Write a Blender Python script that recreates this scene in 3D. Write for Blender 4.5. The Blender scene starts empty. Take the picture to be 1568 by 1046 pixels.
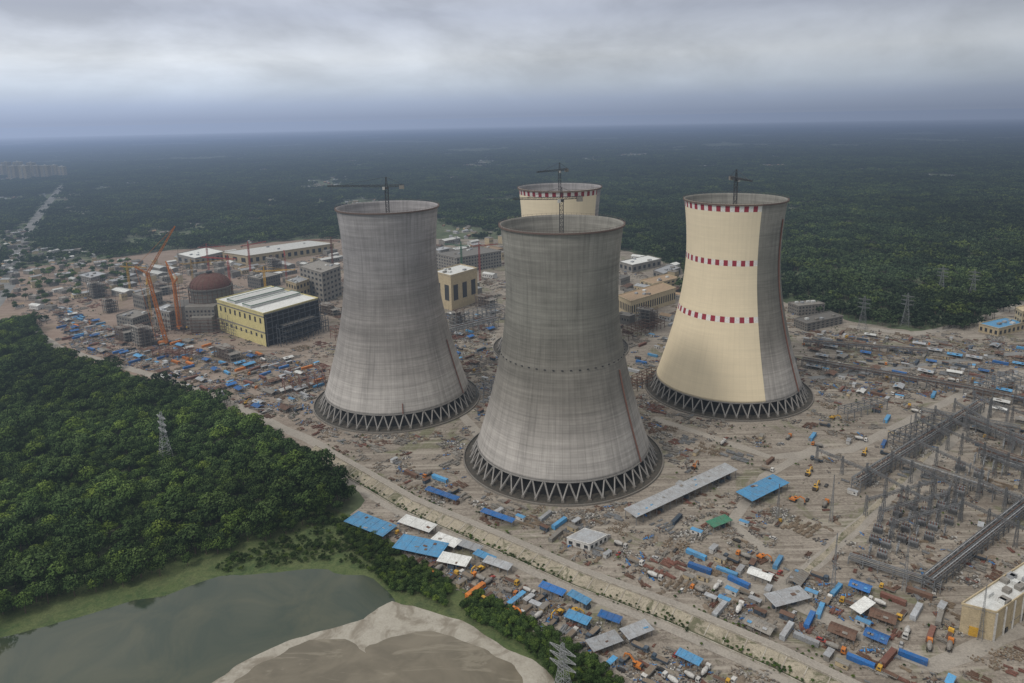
import bpy, math, random
import numpy as np
from mathutils import Vector, Matrix
from mathutils import noise as nz
random.seed(7); rng=np.random.default_rng(7)
S=bpy.context.scene
S.view_settings.view_transform='Standard'
S.view_settings.look='None'
S.view_settings.exposure=0
SC=S.collection
V=Vector
# ------------------------------------------------------------------ camera / survey
H=250.0; FPX=1100.0; PPY=409.0
p=math.radians(12.0); rl=math.radians(1.1)
R0=V((1,0,0)); U0=V((0,math.sin(p),math.cos(p))); FW=V((0,math.cos(p),-math.sin(p)))
RT=R0*math.cos(rl)-U0*math.sin(rl); UP=U0*math.cos(rl)+R0*math.sin(rl)
def G(u,v,z=0.0):
    d=RT*((u-784)/FPX)-UP*((v-PPY)/FPX)+FW
    t=(z-H)/d.z
    return V((d.x*t,d.y*t,z))
def GP(l,z=0.0): return [G(u,v,z) for u,v in l]
cam=bpy.data.cameras.new("camera"); co=bpy.data.objects.new("camera",cam); SC.objects.link(co)
cam.sensor_width=36; cam.lens=36*FPX/1568; cam.shift_y=-(523-PPY)/1568; cam.clip_end=200000; cam.clip_start=1
m=Matrix(((RT.x,UP.x,-FW.x,0),(RT.y,UP.y,-FW.y,0),(RT.z,UP.z,-FW.z,H),(0,0,0,1)))
co.matrix_world=m
S.camera=co
# ------------------------------------------------------------------ materials
def nd(nt,t,**k):
    n=nt.nodes.new(t)
    for a,b in k.items(): setattr(n,a,b)
    return n
def ramp(nt,fac,stops,interp='LINEAR'):
    r=nd(nt,'ShaderNodeValToRGB'); r.color_ramp.interpolation=interp
    e=r.color_ramp.elements
    while len(e)<len(stops): e.new(0.5)
    for i,(q,c) in enumerate(stops):
        e[i].position=q
        e[i].color=(c,c,c,1) if isinstance(c,(int,float)) else (c[0],c[1],c[2],1)
    nt.links.new(fac,r.inputs[0]); return r.outputs[0]
def noise(nt,vec,sc,det=3,rough=0.6,dist=0):
    n=nd(nt,'ShaderNodeTexNoise'); n.inputs['Scale'].default_value=sc; n.inputs['Detail'].default_value=det
    n.inputs['Roughness'].default_value=rough; n.inputs['Distortion'].default_value=dist
    nt.links.new(vec,n.inputs['Vector']); return n.outputs[0]
def mix(nt,f,a,b,mode='MIX'):
    n=nd(nt,'ShaderNodeMix',data_type='RGBA',blend_type=mode)
    for s,x in ((0,f),(6,a),(7,b)):
        if isinstance(x,(int,float)):
            if s==0: n.inputs[0].default_value=x
            else: n.inputs[s].default_value=(x,x,x,1)
        elif isinstance(x,tuple): n.inputs[s].default_value=(x[0],x[1],x[2],1)
        else: nt.links.new(x,n.inputs[s])
    return n.outputs[2]
def math_(nt,op,a,b=0.0,clamp=False):
    n=nd(nt,'ShaderNodeMath',operation=op); n.use_clamp=clamp
    for i,x in enumerate((a,b)):
        if isinstance(x,(int,float)): n.inputs[i].default_value=x
        else: nt.links.new(x,n.inputs[i])
    return n.outputs[0]
def newmat(name):
    M=bpy.data.materials.new(name); M.use_nodes=True; nt=M.node_tree
    b=nt.nodes['Principled BSDF']; b.inputs['Roughness'].default_value=0.85
    b.inputs['Specular IOR Level'].default_value=0.25
    return M,nt,b
def bump(nt,b,h,st,dist):
    n=nd(nt,'ShaderNodeBump'); n.inputs['Strength'].default_value=st; n.inputs['Distance'].default_value=dist
    nt.links.new(h,n.inputs['Height']); nt.links.new(n.outputs[0],b.inputs['Normal'])
_mc={}
def paint(name,col,dirt=0.35,rough=0.7,metal=0,var=0.25,dirtcol=(0.17,0.13,0.10)):
    if name in _mc: return _mc[name]
    M,nt,b=newmat(name)
    tc=nd(nt,'ShaderNodeNewGeometry').outputs['Position']
    n1=noise(nt,tc,0.25,3,0.75); n2=noise(nt,tc,1.5,3,0.8)
    oi=nd(nt,'ShaderNodeObjectInfo').outputs['Random']
    val=ramp(nt,oi,[(0,1-var),(1,1+var*0.6)])
    c=mix(nt,1.0,tuple(col),val,'MULTIPLY')
    f=ramp(nt,n1,[(0.38,0),(0.68,dirt*1.2)])
    c=mix(nt,f,c,dirtcol)
    g=ramp(nt,n2,[(0.3,0.66),(0.7,1.15)])
    c=mix(nt,1.0,c,g,'MULTIPLY')
    nt.links.new(c,b.inputs['Base Color']); b.inputs['Roughness'].default_value=rough; b.inputs['Metallic'].default_value=metal
    _mc[name]=M; return M
GREY=lambda:paint('concrete_grey',(0.27,0.258,0.235),0.45)
CONC_D=lambda:paint('concrete_dark',(0.15,0.145,0.135),0.3)
CREAM=lambda:paint('cream_wall',(0.55,0.45,0.29),0.2)
YEL=lambda:paint('yellow_wall',(0.62,0.54,0.25),0.2)
WHITE=lambda:paint('white_roof_sheet',(0.70,0.71,0.69),0.22)
SILV=lambda:paint('silver_roof_sheet',(0.40,0.42,0.44),0.35,0.5)
STEEL=lambda:paint('galvanised_steel',(0.20,0.21,0.22),0.2,0.5)
DSTEEL=lambda:paint('dark_steel',(0.05,0.053,0.06),0.15,0.5)
RUST=lambda:paint('rusty_steel',(0.14,0.078,0.055),0.45)
BRICK=lambda:paint('red_primer',(0.19,0.085,0.065),0.35)
GLASS=lambda:paint('dark_window',(0.035,0.042,0.05),0.15,0.3)
BLUE=lambda:paint('blue_tarp',(0.025,0.15,0.42),0.3,0.6)
LBLUE=lambda:paint('light_blue_sheet',(0.10,0.34,0.60),0.3,0.6)
ORANGE=lambda:paint('orange_paint',(0.58,0.19,0.035),0.25,0.6)
YELP=lambda:paint('yellow_plant_paint',(0.60,0.35,0.045),0.25,0.6)
REDP=lambda:paint('red_paint',(0.38,0.06,0.05),0.3,0.6)
WHT=lambda:paint('white_paint',(0.62,0.61,0.58),0.3,0.6)
GREEN=lambda:paint('green_paint',(0.05,0.19,0.12),0.3,0.6)
TYRE=lambda:paint('tyre_rubber',(0.03,0.03,0.03),0.3)
WOOD=lambda:paint('timber',(0.22,0.17,0.12),0.35)
TAN=lambda:paint('tan_roof',(0.38,0.27,0.17),0.3)
SOIL=lambda:paint('loose_soil',(0.21,0.17,0.13),0.3,0.95)
TEAL=lambda:paint('blue_grey_steel',(0.06,0.09,0.125),0.25)
# ------------------------------------------------------------------ mesh builder
class MB:
    def __init__(s): s.v=[]; s.f=[]; s.m=[]; s.mats=[]
    def mi(s,mt):
        if mt not in s.mats: s.mats.append(mt)
        return s.mats.index(mt)
    def poly(s,pts,mt):
        k=len(s.v); s.v+=[tuple(q) for q in pts]; s.f.append(tuple(range(k,k+len(pts)))); s.m.append(s.mi(mt))
    def hexa(s,b,t,mt):
        k=len(s.v); s.v+=[tuple(q) for q in b]+[tuple(q) for q in t]; n=len(b)
        i=s.mi(mt)
        s.f.append(tuple(k+n-1-j for j in range(n))); s.f.append(tuple(k+n+j for j in range(n)))
        for j in range(n): s.f.append((k+j,k+(j+1)%n,k+n+(j+1)%n,k+n+j))
        s.m+=[i]*(n+2)
    def box(s,c,sz,mt,rot=0.0):
        x,y,z=sz[0]/2,sz[1]/2,sz[2]/2; cr,sr=math.cos(rot),math.sin(rot)
        q=[(c[0]+a*cr-b*sr,c[1]+a*sr+b*cr) for a,b in((-x,-y),(x,-y),(x,y),(-x,y))]
        s.hexa([(a,b,c[2]-z) for a,b in q],[(a,b,c[2]+z) for a,b in q],mt)
    def beam(s,p0,q0,w,mt,h=None):
        p0=V(p0);q0=V(q0); d=(q0-p0)
        if d.length<1e-5: return
        d.normalize(); h=h or w
        a=V((1,0,0)) if abs(d.z)>0.95 else d.cross(V((0,0,1))).normalized()
        a=(a-d*a.dot(d)).normalized(); b=d.cross(a)
        o=[a*(w/2)+b*(h/2),a*(-w/2)+b*(h/2),a*(-w/2)-b*(h/2),a*(w/2)-b*(h/2)]
        s.hexa([p0+x for x in o],[q0+x for x in o],mt)
    def cyl(s,c,r,h,mt,n=12,r2=None,ax='Z'):
        r2=r if r2 is None else r2; B=[];T=[]
        for i in range(n):
            t=2*math.pi*i/n; a,b=math.cos(t),math.sin(t)
            if ax=='Z': B.append((c[0]+r*a,c[1]+r*b,c[2])); T.append((c[0]+r2*a,c[1]+r2*b,c[2]+h))
            elif ax=='X': B.append((c[0],c[1]+r*a,c[2]+r*b)); T.append((c[0]+h,c[1]+r2*a,c[2]+r2*b))
            else: B.append((c[0]+r*b,c[1],c[2]+r*a)); T.append((c[0]+r2*b,c[1]+h,c[2]+r2*a))
        s.hexa(B,T,mt)
    def lat(s,p0,q0,w0,w1,n,t,mt):
        p0=V(p0);q0=V(q0); d=(q0-p0).normalized()
        a=V((1,0,0)) if abs(d.z)>0.9 else d.cross(V((0,0,1))).normalized()
        a=(a-d*a.dot(d)).normalized(); b=d.cross(a); L=[]
        for i in range(n+1):
            c=p0.lerp(q0,i/n); w=(w0+(w1-w0)*i/n)/2
            L.append([c+a*w+b*w,c-a*w+b*w,c-a*w-b*w,c+a*w-b*w])
        for i in range(n):
            for k in range(4):
                s.beam(L[i][k],L[i+1][k],t,mt)
                x=(i+k)%2
                s.beam(L[i][(k+x)%4],L[i+1][(k+1-x)%4],t*0.6,mt)
                s.beam(L[i+1][k],L[i+1][(k+1)%4],t*0.6,mt)
    def mesh(s,name):
        me=bpy.data.meshes.new(name); me.from_pydata(s.v,[],s.f)
        for q in s.mats: me.materials.append(q)
        me.polygons.foreach_set('material_index',s.m); me.update(); return me
def put(me,name,loc=(0,0,0),rot=0.0,sc=1.0,parent=None,coll=None):
    o=bpy.data.objects.new(name,me); (coll or SC).objects.link(o)
    o.location=loc; o.rotation_euler=(0,0,rot); o.scale=(sc,sc,sc) if isinstance(sc,(int,float)) else sc
    if parent: o.parent=parent
    return o
def empty(name,loc=(0,0,0)):
    o=bpy.data.objects.new(name,None); SC.objects.link(o); o.location=loc; return o
# ------------------------------------------------------------------ polygons
def inpoly(P,poly):
    x,y=P[:,0],P[:,1]; c=np.zeros(len(P),bool); n=len(poly)
    for i in range(n):
        x1,y1=poly[i][0],poly[i][1]; x2,y2=poly[(i+1)%n][0],poly[(i+1)%n][1]
        if y1==y2: continue
        k=((y1>y)!=(y2>y))&(x<(x2-x1)*(y-y1)/(y2-y1)+x1); c^=k
    return c
def sample(poly,n):
    a=np.array([(q[0],q[1]) for q in poly]); lo=a.min(0); hi=a.max(0); out=np.zeros((0,2))
    while len(out)<n:
        P=lo+(hi-lo)*rng.random((n*2,2)); out=np.vstack([out,P[inpoly(P,poly)]])
    return out[:n]
def ragged(poly,amp,step=6.0):
    out=[]; n=len(poly)
    for i in range(n):
        a,b=V(poly[i]),V(poly[(i+1)%n]); L=(b-a).length; k=max(1,min(60,int(L/step)))
        for j in range(k):
            q=a.lerp(b,j/k); w=nz.noise(V((q.x*0.045,q.y*0.045,3.1)))+0.5*nz.noise(V((q.x*0.13,q.y*0.13,9.1)))
            w2=nz.noise(V((q.x*0.045,q.y*0.045,33.1)))
            out.append(V((q.x+w*amp,q.y+w2*amp,q.z)))
    return out
def sheet(name,poly,z,mt):
    me=bpy.data.meshes.new(name); me.from_pydata([(q[0],q[1],z) for q in poly],[],[tuple(range(len(poly)))])
    me.materials.append(mt)
    import bmesh
    bm=bmesh.new(); bm.from_mesh(me); bm.normal_update()
    for f in bm.faces:
        if f.normal.z<0: f.normal_flip()
    bmesh.ops.triangulate(bm,faces=bm.faces[:]); bm.to_mesh(me); bm.free()
    return put(me,name)
SITE=GP([(-60,424),(0,412),(120,402),(250,384),(480,366),(770,366),(960,384),(1045,410),(1060,462),(1200,462),(1300,492),(1400,508),(1480,502),(1568,464),(1700,420),
 (2300,700),(1900,1300),(1000,1300),(880,1046),(760,960),(660,905),(600,860),(548,812),(530,790),(560,765),(515,722),(440,680),(400,655),(330,615),(250,590),(170,565),(90,540),(50,490),(-60,500)])
FOREST=GP([(-500,520),(-60,505),(50,497),(85,547),(165,572),(250,599),(325,624),(395,662),(435,688),(510,732),(540,765),(505,800),(440,822),(330,856),(200,897),(0,952),(-300,1030),(-900,1100)])
GRASS=GP([(-900,1060),(-300,1000),(0,925),(330,835),(500,775),(560,800),(640,862),(720,905),(830,955),(900,1000),(960,1060),(1010,1200),(900,1500),(-900,1500)])
WATER=GP([(-900,1150),(-300,1062),(0,974),(120,945),(230,915),(330,888),(400,874),(500,868),(560,882),(600,915),(625,935),(700,962),(760,990),(820,1025),(860,1075),(880,1300),(700,1500),(-900,1500)])
MUD=GP([(290,1075),(330,1042),(365,1020),(410,996),(440,985),(490,971),(535,955),(560,946),(578,930),(600,922),(640,926),(690,946),(750,975),(800,1000),(840,1030),(865,1075),(885,1300),(130,1300)])
SHAL=GP([(318,1078),(355,1047),(400,1018),(440,1002),(480,990),(520,986),(542,994),(552,1008),(566,988),(600,974),(660,968),(712,978),(760,1000),(790,1024),(815,1060),(835,1120),(840,1300),(180,1300)])
BUSH=GP([(500,805),(560,855),(600,905),(650,915),(720,950),(800,990),(850,1040),(880,1250),(1030,1250),(950,1046),(870,985),(770,930),(690,890),(620,853),(560,815)])
GREENV=GP([(430,828),(500,790),(560,800),(600,850),(600,905),(560,872),(500,858),(420,868),(330,880),(330,862)])
# ---- ground materials
def ground_mat(name,cols,scales,amp=1.0,rough=0.95):
    M,nt,b=newmat(name); P=nd(nt,'ShaderNodeNewGeometry').outputs['Position']
    n1=noise(nt,P,scales[0],5,0.65,0.4); n2=noise(nt,P,scales[1],4,0.75,0.6); n3=noise(nt,P,scales[2],3,0.8)
    c=ramp(nt,n1,[(0.32,cols[0]),(0.45,cols[1]),(0.56,cols[2]),(0.68,cols[3])])
    c2=ramp(nt,n2,[(0.3,cols[3]),(0.42,cols[0]),(0.55,cols[2]),(0.7,cols[1])])
    c=mix(nt,0.5,c,c2)
    c=mix(nt,1.0,c,ramp(nt,n3,[(0.25,1-0.45*amp),(0.5,1.0),(0.75,1+0.4*amp)]),'MULTIPLY')
    nt.links.new(c,b.inputs['Base Color']); b.inputs['Roughness'].default_value=rough
    return M,nt,b,c
mland,nt,b,c=ground_mat('woodland_floor',[(0.05,0.07,0.035),(0.08,0.10,0.05),(0.11,0.13,0.075),(0.045,0.065,0.035)],(0.002,0.01,0.06))
P=nd(nt,'ShaderNodeNewGeometry').outputs['Position']
g1=noise(nt,P,0.012,4,0.75,0.5); c=mix(nt,ramp(nt,g1,[(0.56,0),(0.62,0.6)]),c,(0.20,0.18,0.14)); nt.links.new(c,b.inputs['Base Color'])
msite,nt,b,c=ground_mat('site_dirt',[(0.21,0.182,0.153),(0.285,0.25,0.21),(0.24,0.21,0.175),(0.16,0.132,0.108)],(0.011,0.05,0.6),1.0)
P=nd(nt,'ShaderNodeNewGeometry').outputs['Position']
g1=noise(nt,P,0.018,5,0.75,1.0); c=mix(nt,ramp(nt,g1,[(0.54,0),(0.61,0.65)]),c,(0.11,0.122,0.055))
g2=noise(nt,P,0.14,4,0.85,1.5); c=mix(nt,ramp(nt,g2,[(0.55,0),(0.61,0.6)]),c,(0.095,0.078,0.063))
g3=noise(nt,P,0.2,4,0.85,1.2); c=mix(nt,ramp(nt,g3,[(0.60,0),(0.66,0.5)]),c,(0.38,0.35,0.30))
for ang,sd in ((-0.7,0),(0.87,40)):
    mp=nd(nt,'ShaderNodeMapping'); mp.inputs['Rotation'].default_value=(0,0,ang); mp.inputs['Location'].default_value=(sd,sd,0); mp.inputs['Scale'].default_value=(0.012,0.22,1)
    nt.links.new(P,mp.inputs[0]); g4=noise(nt,mp.outputs[0],1.0,2,0.6,0.8); c=mix(nt,ramp(nt,g4,[(0.58,0),(0.64,0.45)]),c,(0.37,0.335,0.285)); c=mix(nt,ramp(nt,g4,[(0.36,0.5),(0.41,0)]),c,(0.14,0.118,0.096))
sx=nd(nt,'ShaderNodeSeparateXYZ'); nt.links.new(P,sx.inputs[0])
rf=math_(nt,'MULTIPLY',sx.outputs[0],-0.004); rf=math_(nt,'MULTIPLY',rf,g3,True)
c=mix(nt,ramp(nt,rf,[(0.2,0),(0.8,0.5)]),c,(0.26,0.17,0.13))
nt.links.new(c,b.inputs['Base Color'])
mgrass,_,_,_=ground_mat('marsh_grass',[(0.04,0.07,0.025),(0.07,0.10,0.035),(0.10,0.12,0.05),(0.065,0.075,0.04)],(0.03,0.15,0.9),1.0)
mmud,nt,b,c=ground_mat('river_mud',[(0.29,0.265,0.22),(0.37,0.345,0.295),(0.33,0.305,0.255),(0.22,0.195,0.16)],(0.06,0.15,0.9),0.35,0.6)
P=nd(nt,'ShaderNodeNewGeometry').outputs['Position']
g1=noise(nt,P,0.05,4,0.7,0.8); c=mix(nt,ramp(nt,g1,[(0.5,0),(0.6,0.7)]),c,(0.16,0.135,0.10)); nt.links.new(c,b.inputs['Base Color'])
mroad,_,_,_=ground_mat('dirt_road',[(0.27,0.245,0.215),(0.33,0.30,0.26),(0.29,0.265,0.23),(0.21,0.185,0.155)],(0.02,0.1,0.8),0.6)
mpath,nt,b,c=ground_mat('stone_pitching',[(0.33,0.29,0.22),(0.38,0.34,0.265),(0.25,0.22,0.17),(0.15,0.135,0.10)],(0.05,0.25,1.3),0.9)
P=nd(nt,'ShaderNodeNewGeometry').outputs['Position']
g1=noise(nt,P,0.09,4,0.8,0.8); c=mix(nt,ramp(nt,g1,[(0.52,0),(0.60,0.75)]),c,(0.08,0.085,0.045)); nt.links.new(c,b.inputs['Base Color'])
mditch,_,_,_=ground_mat('drain_bed',[(0.06,0.065,0.04),(0.12,0.11,0.08),(0.08,0.09,0.05),(0.18,0.15,0.11)],(0.05,0.25,1.3),0.9)
masph,_,_,_=ground_mat('asphalt_pale',[(0.20,0.20,0.195),(0.24,0.235,0.23),(0.18,0.18,0.175),(0.22,0.215,0.2)],(0.02,0.1,0.8),0.3)
def watermat(name,c1,c2,rough,spec,sc=0.022,bs=0.12):
    M,nt,b=newmat(name); P=nd(nt,'ShaderNodeNewGeometry').outputs['Position']
    n=noise(nt,P,sc,4,0.65,1.2); nt.links.new(ramp(nt,n,[(0.38,c1),(0.62,c2)]),b.inputs['Base Color'])
    b.inputs['Specular IOR Level'].default_value=spec
    r2=noise(nt,P,0.012,3,0.6,1.0); nt.links.new(ramp(nt,r2,[(0.4,rough),(0.6,rough+0.14)]),b.inputs['Roughness'])
    w=noise(nt,P,0.9,2,0.6); bump(nt,b,w,bs,0.12); return M,nt,b
mwat,_,_=watermat('river_water',(0.028,0.042,0.026),(0.055,0.062,0.036),0.03,0.45)
mshal,nt,b=watermat('silt_water',(0.115,0.098,0.068),(0.16,0.137,0.098),0.1,0.4,0.03,0.1)
P=nd(nt,'ShaderNodeNewGeometry').outputs['Position']
mp=nd(nt,'ShaderNodeMapping'); mp.inputs['Rotation'].default_value=(0,0,-0.35); mp.inputs['Scale'].default_value=(0.02,0.09,1); nt.links.new(P,mp.inputs[0])
n=noise(nt,mp.outputs[0],1.0,4,0.7,1.0); cin=b.inputs['Base Color'].links[0].from_socket
nt.links.new(mix(nt,ramp(nt,n,[(0.55,0),(0.62,0.45)]),cin,(0.25,0.22,0.165)),b.inputs['Base Color'])
gm=MB(); N=96
gm.poly([(60000*math.cos(2*math.pi*i/N),60000*math.sin(2*math.pi*i/N),0) for i in range(N)],mland)
put(gm.mesh('ground'),'ground')
sheet('construction_site_ground',ragged(SITE,5),0.05,msite)
sheet('riverbank_grass',ragged(GRASS,5),0.10,mgrass)
sheet('river_water',ragged(WATER,5),0.15,mwat)
sheet('mudflat_ground',ragged(MUD,4,2.5),0.20,mmud)
sheet('silt_pool_water',ragged(SHAL,6,2.5),0.25,mshal)
# ------------------------------------------------------------------ scatter by geometry nodes
def scatter(name,pts,rot,scl,coll,idx=None,z=0.0):
    n=len(pts); me=bpy.data.meshes.new(name)
    zz=np.full(n,z) if np.isscalar(z) else z
    me.from_pydata([(float(a[0]),float(a[1]),float(c)) for a,c in zip(pts,zz)],[],[])
    r=np.zeros((n,3),np.float32); r[:,2]=rot
    s=np.ones((n,3),np.float32)*(np.asarray(scl,np.float32).reshape(n,-1))
    a=me.attributes.new('irot','FLOAT_VECTOR','POINT'); a.data.foreach_set('vector',r.ravel())
    a=me.attributes.new('iscl','FLOAT_VECTOR','POINT'); a.data.foreach_set('vector',s.ravel())
    if idx is None: idx=rng.integers(0,len(coll.objects),n)
    a=me.attributes.new('iidx','INT','POINT'); a.data.foreach_set('value',np.asarray(idx,np.int32))
    o=put(me,name)
    ng=bpy.data.node_groups.new(name,'GeometryNodeTree')
    ng.interface.new_socket('Geometry',in_out='INPUT',socket_type='NodeSocketGeometry')
    ng.interface.new_socket('Geometry',in_out='OUTPUT',socket_type='NodeSocketGeometry')
    gi=ng.nodes.new('NodeGroupInput'); go=ng.nodes.new('NodeGroupOutput'); L=ng.links.new
    ip=ng.nodes.new('GeometryNodeInstanceOnPoints'); ci=ng.nodes.new('GeometryNodeCollectionInfo')
    ci.inputs['Collection'].default_value=coll; ci.inputs['Separate Children'].default_value=True; ci.inputs['Reset Children'].default_value=True
    def na(nm,t):
        q=ng.nodes.new('GeometryNodeInputNamedAttribute'); q.data_type=t; q.inputs[0].default_value=nm; return q.outputs[0]
    L(gi.outputs[0],ip.inputs['Points']); L(ci.outputs[0],ip.inputs['Instance']); ip.inputs['Pick Instance'].default_value=True
    L(na('iidx','INT'),ip.inputs['Instance Index']); L(na('irot','FLOAT_VECTOR'),ip.inputs['Rotation']); L(na('iscl','FLOAT_VECTOR'),ip.inputs['Scale'])
    L(ip.outputs[0],go.inputs[0])
    md=o.modifiers.new('scatter','NODES'); md.node_group=ng
    return o
# ------------------------------------------------------------------ trees
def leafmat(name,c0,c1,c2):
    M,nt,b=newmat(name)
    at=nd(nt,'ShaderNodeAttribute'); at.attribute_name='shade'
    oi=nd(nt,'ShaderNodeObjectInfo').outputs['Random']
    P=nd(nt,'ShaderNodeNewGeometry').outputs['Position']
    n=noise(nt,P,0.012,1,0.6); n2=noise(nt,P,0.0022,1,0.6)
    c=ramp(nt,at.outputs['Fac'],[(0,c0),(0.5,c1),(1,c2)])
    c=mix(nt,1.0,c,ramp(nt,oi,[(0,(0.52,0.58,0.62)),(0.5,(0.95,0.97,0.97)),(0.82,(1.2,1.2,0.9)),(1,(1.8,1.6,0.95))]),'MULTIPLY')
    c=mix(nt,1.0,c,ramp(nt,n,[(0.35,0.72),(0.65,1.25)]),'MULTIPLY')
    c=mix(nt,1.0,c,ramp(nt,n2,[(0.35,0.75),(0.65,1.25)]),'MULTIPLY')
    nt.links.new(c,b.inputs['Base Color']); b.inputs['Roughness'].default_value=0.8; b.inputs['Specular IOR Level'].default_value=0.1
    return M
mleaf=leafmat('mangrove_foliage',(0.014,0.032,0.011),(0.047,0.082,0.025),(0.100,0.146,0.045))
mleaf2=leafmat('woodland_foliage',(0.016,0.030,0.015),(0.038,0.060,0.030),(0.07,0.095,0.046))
mbark=paint('bark',(0.12,0.09,0.065),0.2)
def crown(cx,cy,R,Hh,nleaf,leaf,r,nl):
    lobes=[(0,0,Hh-R*0.55,R*0.62)]
    for i in range(nl):
        t=2*math.pi*(i+r.random())/nl; d=R*(0.35+0.35*r.random())
        lobes.append((d*math.cos(t),d*math.sin(t),Hh-R*(0.5+0.6*r.random()),R*(0.32+0.2*r.random())))
    w=np.array([l[3]**2 for l in lobes]); w/=w.sum(); 
    k=r.choice(len(lobes),nleaf,p=w)
    d=r.normal(size=(nleaf,3)); d/=np.linalg.norm(d,axis=1)[:,None]; d[:,2]=np.abs(d[:,2])*1.0-0.25*(r.random(nleaf)<0.4)
    L=np.array(lobes)[k]; rad=L[:,3]*(0.78+0.3*r.random(nleaf))
    pos=L[:,:3]+d*rad[:,None]*np.array([1,1,0.8]); pos[:,0]+=cx; pos[:,1]+=cy
    lob_s=r.random(len(lobes))[k]
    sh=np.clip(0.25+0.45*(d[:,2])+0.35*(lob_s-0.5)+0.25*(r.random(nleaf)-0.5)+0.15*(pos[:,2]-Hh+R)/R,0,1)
    nn=d*1.0+r.normal(size=(nleaf,3))*0.45; nn/=np.linalg.norm(nn,axis=1)[:,None]
    return pos,nn,sh,leaf*(0.6+0.8*r.random(nleaf))
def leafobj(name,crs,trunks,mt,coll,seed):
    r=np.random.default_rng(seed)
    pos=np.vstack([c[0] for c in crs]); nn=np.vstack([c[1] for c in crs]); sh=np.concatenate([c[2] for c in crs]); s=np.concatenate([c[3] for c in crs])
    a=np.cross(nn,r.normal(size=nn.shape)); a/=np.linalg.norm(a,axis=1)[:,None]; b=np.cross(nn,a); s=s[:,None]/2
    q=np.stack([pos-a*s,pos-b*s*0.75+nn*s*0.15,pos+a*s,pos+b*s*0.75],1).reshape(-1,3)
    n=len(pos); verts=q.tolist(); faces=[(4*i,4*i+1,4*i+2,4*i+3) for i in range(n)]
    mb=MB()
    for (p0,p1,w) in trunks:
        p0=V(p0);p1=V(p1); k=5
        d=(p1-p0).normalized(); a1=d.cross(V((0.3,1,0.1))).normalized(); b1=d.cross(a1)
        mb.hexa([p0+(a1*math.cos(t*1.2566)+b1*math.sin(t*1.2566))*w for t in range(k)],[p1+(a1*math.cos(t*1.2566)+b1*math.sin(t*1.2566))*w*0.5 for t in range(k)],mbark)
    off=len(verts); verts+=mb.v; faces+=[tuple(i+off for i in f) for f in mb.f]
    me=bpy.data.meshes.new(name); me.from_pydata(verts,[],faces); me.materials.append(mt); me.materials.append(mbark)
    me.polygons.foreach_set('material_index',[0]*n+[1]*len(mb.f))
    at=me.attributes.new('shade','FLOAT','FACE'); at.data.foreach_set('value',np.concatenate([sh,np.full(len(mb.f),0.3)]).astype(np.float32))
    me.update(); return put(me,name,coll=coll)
def trunkset(cx,cy,R,Hh,r):
    T=[((cx,cy,0),(cx,cy,Hh-R*0.9),0.28)]
    for i in range(4):
        t=2*math.pi*(i+r.random())/4; T.append(((cx,cy,Hh-R*1.2),(cx+R*0.5*math.cos(t),cy+R*0.5*math.sin(t),Hh-R*0.55),0.14))
    return T
Cnear=bpy.data.collections.new('mangrove_trees')
for i in range(6):
    r=np.random.default_rng(50+i); R=4.6+1.6*r.random(); Hh=9+3*r.random()
    leafobj('mangrove_tree_%d'%i,[crown(0,0,R,Hh,850,0.9,r,8)],trunkset(0,0,R,Hh,r),mleaf,Cnear,i)
Cpatch=bpy.data.collections.new('woodland_trees')
for i in range(5):
    r=np.random.default_rng(80+i); cr=[];tr=[]
    for j in range(15):
        gx,gy=(j%4)*7.5-11+r.normal()*1.8,(j//4)*7.5-11+r.normal()*1.8; R=3.2+2.8*r.random(); Hh=8+5*r.random()
        cr.append(crown(gx,gy,R,Hh,60,2.3,r,5)); tr.append(((gx,gy,0),(gx,gy,Hh-R),0.3))
    leafobj('woodland_clump_%d'%i,cr,tr,mleaf2,Cpatch,i)
def nzv(P,s,seed):
    return np.array([nz.noise(V((a*s,b*s,seed)))+0.5*nz.noise(V((a*s*2.3,b*s*2.3,seed+7))) for a,b in P])
def jgrid(x0,x1,y0,y1,st):
    X,Y=np.meshgrid(np.arange(x0,x1,st),np.arange(y0,y1,st)); P=np.stack([X.ravel(),Y.ravel()],1)
    return P+(rng.random(P.shape)-0.5)*st*0.9
P=jgrid(-900,0,250,1000,6.7); P=P[inpoly(P,FOREST)]
P=P[(P[:,0]>-0.95*P[:,1]-60)]
sc=0.66+0.5*rng.random(len(P))**1.5+0.55*(rng.random(len(P))<0.16)
sc3=np.stack([sc*1.08,sc*1.08,sc*(0.85+0.4*rng.random(len(P)))],1)
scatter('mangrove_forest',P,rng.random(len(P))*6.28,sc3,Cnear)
P=sample(BUSH,1700); P=P[nzv(P,0.05,2)>-0.3]; scatter('riverbank_bushes',P,rng.random(len(P))*6.28,0.16+0.30*rng.random(len(P)),Cnear)
P=sample(GREENV,480); scatter('riverbank_shrubs',P,rng.random(len(P))*6.28,0.12+0.28*rng.random(len(P))**2,Cnear)
TOWN=GP([(-200,455),(0,470),(60,480),(200,440),(200,400),(120,385),(60,380),(40,350),(-60,350)])
HW=[G(96,284),G(62,325),G(36,362),G(22,400),G(10,440)]
def nearline(P,pl,w):
    m=np.zeros(len(P),bool)
    for a,b in zip(pl[:-1],pl[1:]):
        A=np.array([a.x,a.y]);B=np.array([b.x,b.y]);d=B-A; t=np.clip(((P-A)@d)/(d@d),0,1); m|=np.linalg.norm(P-(A+t[:,None]*d),axis=1)<w
    return m
P=jgrid(-4600,4600,450,4600,26); P=P[(np.abs(P[:,0])<0.84*P[:,1]+150)]
P=P[~inpoly(P,SITE)&~inpoly(P,FOREST)&~inpoly(P,GRASS)&~inpoly(P,WATER)&(P[:,1]>500)]
P=P[~(inpoly(P,TOWN)&(rng.random(len(P))<0.8))]; P=P[~nearline(P,HW,22)]
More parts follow.
